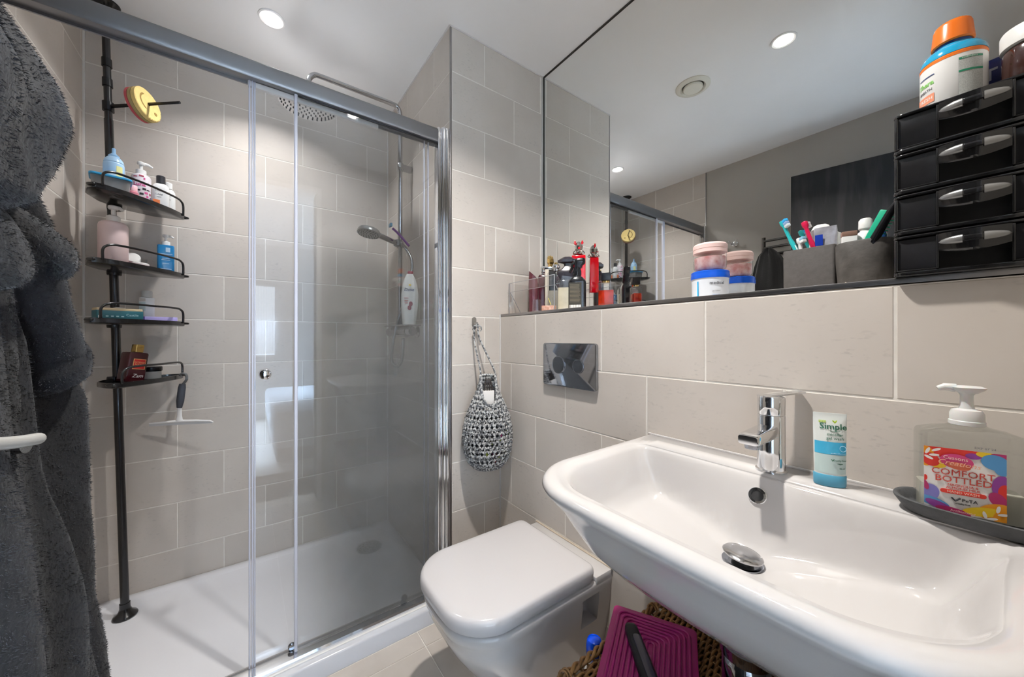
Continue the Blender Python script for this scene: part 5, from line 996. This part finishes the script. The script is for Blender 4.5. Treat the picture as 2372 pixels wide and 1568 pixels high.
# ================================================================== DOOR, ROBE, TOWEL RAIL
DTH = math.atan2(0.984, 0.178)
door1 = bpy.data.objects.new('door_1', None); COL.objects.link(door1); door1.location = (-0.25, 0.733, 0); door1.rotation_euler = (0, 0, DTH); door1['kind'] = 'structure'
DM = mat('black_stained_oak', (0.018, 0.018, 0.019), 0.6, spec=0.25, col2=(0.034, 0.033, 0.033), noise_scale=2.2, stretch=(9, 9, 1.1), contrast=(0.48, 0.62))
MB().rbox(-0.38, 0.021, 1.045, 0.76, 0.040, 2.05, 0.002, 0.0015).build('door_leaf', DM, door1)
hd = MB().lathe([(0.026, 0), (0.026, 0.006), (0.022, 0.008)], 28, M=TR(-0.168, 0, 1.018) @ RX(PI / 2)); hd.lathe([(0.009, 0.006), (0.009, 0.110)], 16, M=TR(-0.168, 0, 1.018) @ RX(PI / 2)); hd.build('handle_rose', CHROME, door1)
lev = MB().tube(curve([(-0.170, -0.118, 1.0225), (-0.174, -0.119, 1.023), (-0.20, -0.119, 1.0265), (-0.24, -0.118, 1.034), (-0.29, -0.115, 1.040)], 6), 0.0056, 14, flat=1.0)
lev.build('handle_lever', mat('satin_lever', (0.52, 0.515, 0.49), 0.4, 0.4), door1, smooth=60)

FUR = mat('robe_fleece', (0.010, 0.0105, 0.013), 0.9, sheen=0.1, noise_amt=0.4, noise_scale=18, bump=0.5, bump_scale=220)
robe = thing('bathrobe', 'thick dark grey hooded fleece bathrobe hanging on the open door', 'bathrobe', (-0.25, 0.733, 0), DTH)
def interp(tab, z):
    tab = sorted(tab)
    if z <= tab[0][0]: return tab[0][1]
    for (a, b_), (c, d_) in zip(tab, tab[1:]):
        if z <= c: return b_ + (d_ - b_) * (z - a) / (c - a)
    return tab[-1][1]
def fold(s, z, seed, f=9): return noise.noise(Vector((s * f + seed, z * 1.6, seed * 1.7)))
SHF = [(0.3, -0.010), (0.9, -0.012), (1.0, 0.0), (1.06, 0.002), (1.09, -0.044), (1.2, -0.062), (1.28, -0.052), (1.34, -0.046), (1.6, -0.040)]
def slab(z0, z1, nz, sl, sr, y0, y1, seed, amp=0.016, n=64, ff=9, lump=0.0, sh_=1):
    # flattened closed rings; sl/sr left and right edge tables, y0/y1 back and front depth tables
    R = []
    for k in range(nz + 1):
        z = z0 + (z1 - z0) * k / nz; a, b_ = interp(sl, z), interp(sr, z) + interp(SHF, z) * sh_; ya, yb = interp(y0, z), interp(y1, z); cx_, hw_ = (a + b_) / 2, (b_ - a) / 2; cy_, hd_ = (ya + yb) / 2, (ya - yb) / 2; r_ = []
        for i in range(n):
            t_ = 2 * PI * i / n; c, s = math.cos(t_), math.sin(t_)
            x = cx_ + hw_ * math.copysign(abs(c) ** 0.8, c); y = cy_ + hd_ * math.copysign(abs(s) ** 0.6, s)
            f_ = fold(x, z, seed, ff) * amp * 2; y += f_ * (1 if s < 0 else 0.2) * min(1, abs(s) * 2)
            if lump:
                v_ = noise.noise(Vector((x * 12, y * 12, z * 12 + seed))) * lump; x += c * v_; y += s * v_
            r_.append((x, y, z))
        R.append(r_)
    return R
def soft_ends(R, e=0.02):
    def shrink(r, f): 
        cx_ = sum(p[0] for p in r) / len(r); cy_ = sum(p[1] for p in r) / len(r); return [(cx_ + (p[0] - cx_) * f, cy_ + (p[1] - cy_) * f, p[2]) for p in r]
    a, b_ = R[0], R[-1]; s0 = 1 if b_[0][2] > a[0][2] else -1
    lo = [[(p[0], p[1], p[2] - s0 * e * q) for p in shrink(a, f)] for f, q in ((0.3, 1.0), (0.75, 0.85), (0.93, 0.45))]
    hi = [[(p[0], p[1], p[2] + s0 * e * q) for p in shrink(b_, f)] for f, q in ((0.93, 0.45), (0.75, 0.85), (0.3, 1.0))]
    return lo + R + hi
furry = []
def robe_part(name, R, lab=None):
    o = MB().loft(R).build(name, FUR, robe, smooth=180, label=lab); furry.append(o); return o
BR = [(0.25, 0.112), (0.586, 0.094), (0.69, 0.080), (0.76, 0.058), (0.82, 0.055), (0.92, 0.045), (0.986, 0.036), (1.06, 0.030), (1.158, 0.012), (1.25, -0.02), (1.31, -0.06), (1.42, -0.14)]
robe_part('robe_body', soft_ends(slab(0.22, 1.42, 44, [(0, -0.62), (1.42, -0.50)], BR, [(0, 0.0), (2, 0.0)], [(0.2, -0.085), (1.0, -0.075), (1.42, -0.055)], 3.1, 0.020, ff=13)))
FR = [(0.25, 0.045), (0.6, 0.012), (0.739, -0.022), (0.849, -0.070), (0.961, -0.100), (1.02, -0.100), (1.062, -0.100), (1.112, -0.100), (1.176, -0.116), (1.35, -0.15)]
robe_part('front_panel', soft_ends(slab(0.22, 1.34, 40, [(0, -0.58), (1.4, -0.46)], FR, [(0, -0.045), (2, -0.035)], [(0.2, -0.125), (0.9, -0.115), (1.34, -0.080)], 8.3, 0.024, sh_=0, ff=14)))
SL = [(1.06, 0.030), (1.11, 0.024), (1.16, -0.008), (1.25, -0.042), (1.31, -0.080), (1.40, -0.13)]
R_ = []
for k in range(15):
    z = 1.10 + 0.30 * k / 14; c_ = interp(SL, z) - 0.062; w_ = 0.031
    R_.append([(c_ + w_ * math.cos(t_), -0.058 + 0.034 * math.sin(t_) + 0.006 * fold(c_ + w_ * math.cos(t_), z, 5.5, 30), z) for t_ in [2 * PI * i / 36 for i in range(36)]])
robe_part('sleeve', soft_ends(R_, 0.012))
R_ = [[(-0.028 + w_ * math.cos(t_), -0.058 + w_ * .95 * math.sin(t_), z + 0.012 * math.cos(t_)) for t_ in [2 * PI * i / 36 for i in range(36)]] for z, w_ in ((1.066, 0.030), (1.069, 0.034), (1.084, 0.0355), (1.100, 0.034), (1.106, 0.030))]
robe_part('cuff', soft_ends(R_, 0.005))
for zc, dz in ((0, 0),):
    pts = curve([(-0.29, -0.125, 1.224), (-0.22, -0.130, 1.219), (-0.16, -0.126, 1.210), (-0.120, -0.116, 1.204), (-0.094, -0.098, 1.200), (-0.086, -0.075, 1.198)], 6)
    robe_part('belt', None) if False else None
    o = MB().tube(pts, [0.0145] * (len(pts) - 2) + [0.013, 0.007], 18, flat=0.5).build('belt', FUR, robe, smooth=180); furry.append(o)
R_ = []
for k in range(17):
    a_ = -PI / 2 + PI * k / 16; R_.append([(-0.286 + (0.080 - 0.02 * math.sin(a_)) * math.cos(a_) ** .8 * math.cos(t_) if True else 0, -0.128 + 0.024 * math.cos(a_) ** .8 * math.sin(t_), 1.190 + 0.040 * math.sin(a_) - 0.10 * (-0.205 + 0.086 * math.cos(a_) * math.cos(t_) + 0.12) ) for t_ in [2 * PI * i / 36 for i in range(36)]])
robe_part('belt_loop', R_)
HR = [(1.196, -0.30), (1.203, -0.228), (1.212, -0.200), (1.232, -0.172), (1.262, -0.152), (1.300, -0.144), (1.335, -0.150), (1.365, -0.168), (1.39, -0.188), (1.412, -0.208), (1.45, -0.238), (1.50, -0.275), (1.56, -0.31)]
HLf = [(z, -0.66 - s) for z, s in HR]
robe_part('hood', soft_ends(slab(1.203, 1.56, 36, HLf, HR, [(1.19, -0.085), (1.30, -0.02), (1.56, -0.01)], [(1.19, -0.130), (1.23, -0.172), (1.31, -0.182), (1.42, -0.150), (1.50, -0.10), (1.56, -0.05)], 1.7, 0.015, ff=9, lump=0.012), 0.006))
MB().tube([(-0.33, -0.002, 1.60), (-0.33, -0.035, 1.59), (-0.33, -0.04, 1.57)], 0.006, 8).build('hanging_loop', BLACKP, robe)
# pile: short tufts standing on the fleece
def pile(objs, parent, count, L0, L1, m_, smin, seed):
    rng = np.random.default_rng(seed); V, F = [], []
    for o in objs:
        me = o.data; me.calc_loop_triangles(); vt = np.array([v.co[:] for v in me.vertices]); nn_ = np.array([v.normal[:] for v in me.vertices]); tr = np.array([t_.vertices[:] for t_ in me.loop_triangles])
        A_ = vt[tr]; ar = np.linalg.norm(np.cross(A_[:, 1] - A_[:, 0], A_[:, 2] - A_[:, 0]), axis=1) / 2
        cx_ = A_.mean(axis=1); ar = np.where((cx_[:, 0] > smin) & (cx_[:, 2] > 0.50), ar, 0); V.append((A_, nn_[tr], ar))
    tot = sum(a[2].sum() for a in V); P_, Q_ = [], []
    for A_, Nn, ar in V:
        k = int(count * ar.sum() / tot)
        if k < 1: continue
        ix = rng.choice(len(ar), k, p=ar / ar.sum()); u_ = rng.random((k, 2)); s_ = np.sqrt(u_[:, :1]); w0, w1, w2 = 1 - s_, s_ * (1 - u_[:, 1:]), s_ * u_[:, 1:]
        p = A_[ix, 0] * w0 + A_[ix, 1] * w1 + A_[ix, 2] * w2; n_ = Nn[ix, 0] * w0 + Nn[ix, 1] * w1 + Nn[ix, 2] * w2; n_ /= np.linalg.norm(n_, axis=1)[:, None] + 1e-9
        P_.append(p); Q_.append(n_)
    p = np.concatenate(P_); n_ = np.concatenate(Q_); k = len(p)
    clump = np.stack([np.sin(p[:, 2] * 140 + p[:, 0] * 190) + np.sin(p[:, 1] * 230 - p[:, 0] * 90), np.cos(p[:, 0] * 160 + p[:, 2] * 75), np.sin(p[:, 0] * 120 + p[:, 2] * 210)], 1) * 0.42
    d_ = n_ * 0.8 + clump + rng.normal(0, 0.20, (k, 3)) + np.array([0, 0, -0.35]); d_ /= np.linalg.norm(d_, axis=1)[:, None]
    side = np.cross(d_, rng.normal(0, 1, (k, 3))); side /= np.linalg.norm(side, axis=1)[:, None] + 1e-9
    Ln = rng.uniform(L0, L1, (k, 1)); b0 = p - n_ * 0.0012
    vv = np.stack([b0 - side * 0.00055, b0 + side * 0.00055, b0 + d_ * Ln], 1).reshape(-1, 3)
    me = bpy.data.meshes.new('fleece_pile'); me.vertices.add(len(vv)); me.vertices.foreach_set('co', vv.astype(np.float32).ravel())
    me.loops.add(3 * k); me.loops.foreach_set('vertex_index', np.arange(3 * k, dtype=np.int32)); me.polygons.add(k); me.polygons.foreach_set('loop_start', np.arange(0, 3 * k, 3, dtype=np.int32)); me.update(calc_edges=True)
    me.materials.append(m_); o = bpy.data.objects.new('fleece_pile', me); COL.objects.link(o); o.parent = parent; o['kind'] = 'stuff'
PILEM = mat('pile_tufts', (0.030, 0.032, 0.040), 0.75, sheen=0.22, col2=(0.003, 0.0034, 0.0045), noise_scale=11, contrast=(0.40, 0.60))  # highlights painted into the tuft colour as paler patches over a darker tone
pile(furry, robe, 420000, 0.0022, 0.0048, PILEM, -0.42, 5)

# towel rail, towel and hook: on the left wall, seen only in the mirror
tr_ = thing('towel_rail', 'dark ladder towel rail on the painted wall, seen in the mirror', 'towel rail', (XL, 0.70, 0), PI / 2)
RAILM = mat('anthracite_chrome', (0.16, 0.155, 0.15), 0.2, 0.9)
for x_ in (-0.24, 0.24): MB().tube([(x_, -0.055, 0.75), (x_, -0.055, 1.79)], 0.011, 12).build('upright', RAILM, tr_)
for i, z_ in enumerate([1.765 - 0.046 * k for k in range(4)] + [1.53 - 0.046 * k for k in range(5)] + [1.24 - 0.046 * k for k in range(6)]): MB().tube([(-0.24, -0.058, z_), (0.24, -0.058, z_)], 0.008, 10).build('bar', RAILM, tr_)
for x_ in (-0.24, 0.24):
    for z_ in (0.85, 1.70): MB().tube([(x_, 0, z_), (x_, -0.05, z_)], 0.008, 10).build('bracket', RAILM, tr_)
TWL = mat('black_towel_cloth', (0.012, 0.012, 0.013), 0.9, sheen=0.3, bump=0.5, bump_scale=200)
tl = thing('black_towel', 'black towel bunched over the end of the towel rail, seen in the mirror', 'towel', (XL + 0.07, 0.905, 0), PI / 2)
R_ = []
for k in range(19):
    z = 1.05 + 0.65 * k / 18; hw_ = interp([(1.05, 0.14), (1.30, 0.125), (1.45, 0.115), (1.60, 0.085), (1.68, 0.05), (1.705, 0.02)], z)
    R_.append([(hw_ * math.cos(t_) + 0.01 * math.sin(z * 11), 0.055 * math.sin(t_) * min(1, hw_ / 0.06) + 0.020 * 2.2 * fold(math.cos(t_), z * 2.0, 2.2, 3.2) * (1 if math.sin(t_) < 0 else 0) - 0.01, z) for t_ in [2 * PI * i / 48 for i in range(48)]])
MB().loft(soft_ends(R_, 0.01)).build('folded_towel', TWL, tl, smooth=180)
hk = thing('robe_hook', 'small chrome double robe hook on the painted wall, seen in the mirror', 'hook', (XL, 1.136, 1.80), PI / 2)
MB().lathe([(0.020, 0), (0.020, 0.006), (0.014, 0.010)], 20, M=RX(PI / 2)).build('hook_rose', CHROME, hk)
for s in (-1, 1): MB().tube(curve([(0, -0.008, 0), (s * 0.012, -0.030, -0.004), (s * 0.022, -0.042, 0.010), (s * 0.024, -0.042, 0.020)], 5), [0.005] * 14 + [0.008, 0.008], 10).build('prong', CHROME, hk)

# ================================================================== BAG, BASKET, MAT
hook = thing('adhesive_hook', 'small dark oval hook stuck on the end wall tiles', 'hook', (0.787, YB, 1.186))
MB().loft([rring(0.020, 0.044, 0.0098, z) for z in (0, 0.004)] + [rring(0.016, 0.040, 0.0078, 0.006)], M=RX(PI / 2) @ TR(0, 0, 0)).build('plate', flat((0.20, 0.185, 0.165), 0.3), hook)
MB().tube(curve([(0, -0.004, -0.004), (0, -0.016, -0.014), (0, -0.024, -0.010), (0, -0.025, 0.0)], 5), 0.004, 8).build('prong', flat((0.20, 0.185, 0.165), 0.3), hook)
YARN = mat('marled_yarn', (0.52, 0.52, 0.51), 0.9, col2=(0.10, 0.105, 0.115), noise_scale=120, contrast=(0.44, 0.56), bump=0.5, bump_scale=300)
bag = thing('crochet_bag', 'grey flecked crochet net bag hanging from the adhesive hook', 'bag', (0.806, YB - 0.078, 0.58))
bag.rotation_euler = (0, 0, face(0.806, YB - 0.078) * 0.6)
BP = [(0.0, 0.012), (0.012, 0.055), (0.04, 0.082), (0.08, 0.095), (0.13, 0.101), (0.18, 0.098), (0.23, 0.086), (0.28, 0.064), (0.32, 0.046), (0.36, 0.034), (0.385, 0.030)]
def bagp(a, z, off=0): r_ = interp(BP, z) + off; return (r_ * math.cos(a), 0.74 * r_ * math.sin(a), z)
def dip(a): return 0.115 * max(0, -math.sin(a)) ** 2 * (1 if math.cos(a) < 0.75 else 0.9)      # mouth hangs open at the front
rows = 22; NS = 30
y_ = MB()
for k in range(rows):
    z = 0.006 + 0.365 * k / (rows - 1) + 0.0; pts = []
    for i in range(NS * 6):
        a = 2 * PI * i / (NS * 6); zz = z + 0.0058 * math.cos(a * NS + (k % 2) * PI)
        pts.append((a, zz))
    run = []
    for a, zz in pts + [pts[0]]:
        if zz < 0.385 - dip(a): run.append(bagp(a, zz, 0.0022 * math.sin(a * NS * 2 + k)))
        else:
            if len(run) > 3: y_.tube(run, 0.0044, 5)
            run = []
    if len(run) > 3: y_.tube(run, 0.0044, 5)
for i in range(NS):
    a = 2 * PI * i / NS; zt_ = 0.385 - dip(a); m_ = int(zt_ / 0.011)
    y_.tube([bagp(a + 0.035 * (1 if k % 2 else -1), 0.004 + (zt_ - 0.004) * k / m_, 0.002 * (1 if k % 2 else -1)) for k in range(m_ + 1)], 0.0036, 5)
y_.build('net', YARN, bag, smooth=180)
y_ = MB(); y_.tube([(lambda b_: bagp(a, 0.385 - dip(a) + 0.0, 0.001))(0) for a in [2 * PI * i / 80 for i in range(80)]], 0.0062, 6, closed=True); y_.build('rim', YARN, bag, smooth=180)
hx = Vector((0.787 - 0.806, 0.078 - 0.024, 1.176 - 0.58)); hx = Matrix.Rotation(-bag.rotation_euler.z, 3, 'Z') @ hx
for s, (ax_, ay_) in ((-1, (-0.031, 0.0)), (1, (0.031, 0.006))):
    pts = [Vector((ax_, ay_, 0.375)), Vector((ax_ * 0.95, ay_ + 0.01, 0.41)), Vector((hx.x + s * 0.012, hx.y, hx.z - 0.06)), Vector((hx.x + s * 0.004, hx.y, hx.z - 0.004)), Vector((hx.x, hx.y, hx.z + 0.003))]
    MB().tube(curve(pts, 8), [0.0036 + 0.0007 * (i % 2) for i in range(33)], 7).build('strap', YARN, bag, smooth=180)
for s in (-1, 1): MB().tube(curve([(hx.x, hx.y, hx.z - 0.012), (hx.x + s * 0.012, hx.y - 0.008, hx.z - 0.006), (hx.x + s * 0.018, hx.y - 0.006, hx.z - 0.020), (hx.x + s * 0.013, hx.y - 0.004, hx.z - 0.028)], 4), 0.0030, 6).build('knot_end', YARN, bag, smooth=180)
MB().lathe([(0.05, 0.008), (0.075, 0.05), (0.084, 0.12), (0.078, 0.19), (0.050, 0.245)], 24, M=Matrix.Diagonal((1, .70, 1, 1))).build('dark_contents', flat((0.045, 0.047, 0.055), 0.9), bag)
for i in range(16):
    a = random.uniform(-2.2, 0.1); z = random.uniform(0.02, 0.17); q = bagp(a, z, -0.012)
    MB().rbox(*q, 0.016, 0.010, 0.020, 0.004, 0.003).build('coloured_wrapper', random.choice([flat((0.30, 0.0, 0.09), 0.4), flat((0.30, 0.0, 0.09), 0.4), flat((0.30, 0.36, 0.02), 0.4), flat((0.28, 0.03, 0.03), 0.4)]), bag)
pk = thing('white_card', 'white folded packet poking out of the crochet bag', 'packet', (0.797, YB - 0.100, 0.815), -0.35)
MB().rbox(-0.002, 0, 0.042, 0.046, 0.016, 0.100, 0.002, 0.001).build('packet', flat((0.80, 0.77, 0.74), 0.5), pk)
cb = thing('hair_clip', 'dark brown hair claw clip standing above the white packet in the bag', 'hair clip', (0.797, YB - 0.094, 0.90), -0.35)
HC = flat((0.045, 0.038, 0.036), 0.3)
for i in range(4): MB().tube(curve([(-0.013 + i * 0.009, 0, -0.01), (-0.015 + i * 0.010, -0.006, 0.018), (-0.010 + i * 0.007, 0, 0.042)], 5), [0.0022] * 5 + [0.0032] * 6, 7).build('claw', HC, cb)
MB().rbox(0.001, 0, 0.045, 0.024, 0.010, 0.016, 0.004, 0.003).build('spine', HC, cb)

WK = mat('wicker', (0.34, 0.165, 0.050), 0.42, col2=(0.105, 0.045, 0.013), noise_scale=40, contrast=(0.3, 0.7))
BXa, BXb, BYa, BYb, BZ = 0.500, 0.918, 0.03, 0.545, 0.398
bk = thing('wicker_basket', 'brown wicker basket with a woven lid under the wash basin', 'basket', ((BXa + BXb) / 2, (BYa + BYb) / 2, 0))
bw, bd = BXb - BXa, BYb - BYa
def wov(n, p, amp, ph, axis, c0, c1, at_, z):
    pts = []
    for i in range(n + 1):
        s_ = c0 + (c1 - c0) * i / n; o_ = amp * math.cos(PI * s_ / p + ph)
        pts.append((s_, at_, z + o_) if axis == 'x' else (at_, s_, z + o_))
    return pts
lid = MB()
k = 0; yy = -bd / 2 + 0.014
while yy < bd / 2 - 0.012:
    lid.tube(wov(44, 0.021, 0.0042, PI * (k % 2), 'x', -bw / 2 + 0.006, bw / 2 - 0.006, yy + random.uniform(-.001, .001), BZ - 0.004), 0.0031, 5); yy += 0.0064; k += 1
for i in range(int(bw / 0.021)): lid.tube([(-bw / 2 + 0.012 + i * 0.021, -bd / 2, BZ - 0.004), (-bw / 2 + 0.012 + i * 0.021, bd / 2, BZ - 0.004)], 0.0026, 5)
lid.build('woven_lid', WK, bk, smooth=180, kind='stuff')
rim = MB()
for ph in range(3):      # plaited border
    loop = []
    per = rring(bw + 0.004, bd + 0.004, 0.022, BZ, n=8); per = [Vector(p) for p in per]; dense = []
    for a, b_ in zip(per, per[1:] + per[:1]):
        m_ = max(1, int((b_ - a).length / 0.006)); dense += [a + (b_ - a) * q_ / m_ for q_ in range(m_)]
    for i, p in enumerate(dense):
        t_ = i * 0.55 + ph * 2 * PI / 3; nrm = Vector((p.x / bw, p.y / bd, 0)).normalized(); loop.append(p + nrm * 0.0055 * math.cos(t_) + Vector((0, 0, 0.0055 * math.sin(t_))))
    rim.tube(loop, 0.0040, 6, closed=True)
rim.build('plaited_rim', WK, bk, smooth=180)
wallm = MB()
for k in range(26):
    z = 0.012 + k * 0.0145; per = rring(bw, bd, 0.022, z, n=4); dense = []
    for a, b_ in zip(per, per[1:] + per[:1]):
        a, b_ = Vector(a), Vector(b_); m_ = max(1, int((b_ - a).length / 0.011)); dense += [a + (b_ - a) * q_ / m_ for q_ in range(m_)]
    wallm.tube([p + Vector((p.x / bw, p.y / bd, 0)).normalized() * 0.0035 * (1 if (i + k) % 2 else -1) for i, p in enumerate(dense)], 0.0055, 5, closed=True)
wallm.build('woven_sides', WK, bk, smooth=180, kind='stuff')
MB().rbox(0, 0, BZ / 2 - 0.012, bw - 0.012, bd - 0.012, BZ - 0.03, 0.02, 0.002).build('lining', flat((0.05, 0.025, 0.01), 0.9), bk)
for x_, y_ in ((-bw / 2 + 0.045, bd / 2), (bw / 2 - 0.045, bd / 2), (bw / 2, bd / 2 - 0.03)):
    for q_ in range(2): MB().tube([(x_ + 0.008 * q_ + 0.010 * math.cos(a), y_ - 0.004 + 0.012 * math.sin(a), BZ + 0.010 * math.sin(a + .6)) for a in [2 * PI * i / 14 for i in range(14)]], 0.0024, 6, closed=True).build('binding', WK, bk, smooth=180)

MTc = Vector((0.795, 0.603, 0.410)); md = Vector((-0.885, -0.467, 0)); mn_ = Vector((0.467, -0.885, 0))
mt = thing('heat_mat', 'magenta ribbed silicone heat mat lying on the wicker lid', 'mat', MTc + md * 0.15 + mn_ * 0.097, math.atan2(md.y, md.x) + PI / 2)      # local X across, local -Y... length along Y
MAG = mat('magenta_silicone', (0.30, 0.010, 0.115), 0.35, spec=0.5)
MB().rbox(0, 0, 0.002, 0.192, 0.300, 0.004, 0.012, 0.0015).build('sheet', MAG, mt)
for k in range(8):
    w_, l_ = 0.160 - k * 0.0205, 0.268 - k * 0.0205
    if w_ < 0.012: break
    MB().tube([(x, y, 0.0044) for x, y, _ in rring(w_, l_, max(0.004, 0.018 - k * 0.001), 0, n=6)], 0.0033, 8, closed=True).build('rib', MAG, mt, smooth=180)
s0, s1 = Vector((0.749, 0.522, 0.434)), Vector((0.664, 0.418, 0.434)); sd = (s1 - s0).normalized()
stt = thing('hair_straightener', 'black hair straightener with a rounded end lying on the magenta mat', 'hair straightener', s0 + sd * 0.12 - Vector((0, 0, 0.006)), math.atan2(sd.y, sd.x) + PI / 2)
def srr(y, w_, h_): return [(w_ / 2 * math.copysign(abs(math.cos(t_)) ** .7, math.cos(t_)), y, h_ / 2 * math.copysign(abs(math.sin(t_)) ** .7, math.sin(t_))) for t_ in [2 * PI * k / 24 for k in range(24)]]
MB().loft([srr(y, w_, h_) for y, w_, h_ in ((0.124, 0.012, 0.010), (0.121, 0.024, 0.018), (0.113, 0.030, 0.022), (0.095, 0.032, 0.023), (0.0, 0.035, 0.024), (-0.14, 0.036, 0.024))]).build('body', mat('matt_black', (0.006, 0.007, 0.009), 0.4, spec=0.25), stt, smooth=60)
MB().rbox(0, 0, 0, 0.017, 0.200, 0.003, 0.007, 0.001, M=TR(0.002, -0.016, 0.0118)).build('navy_inset', flat((0.012, 0.014, 0.045), 0.15, coat=0.5), stt)
bl = face_root('cleaner_bottle', 'white bottle with a bright blue domed cap between the toilet and the basket', 'bottle', 0.703, 0.592, 0.0005)
MB().loft([oval(a, b_, z, 36) for a, b_, z in ((0.032, 0.026, 0), (0.035, 0.029, 0.004), (0.035, 0.029, 0.24), (0.028, 0.024, 0.28), (0.015, 0.015, 0.32), (0.0135, 0.0135, 0.328))]).build('body', WHITEB, bl, smooth=60)
MB().lathe([(0.0165, 0.322), (0.0205, 0.328), (0.0205, 0.356), (0.0185, 0.368), (0.0160, 0.372), (0.0145, 0.3700), (0.007, 0.374), (0.001, 0.375)], 32).build('blue_cap', flat((0.0, 0.06, 0.62), 0.12, coat=0.5), bl)
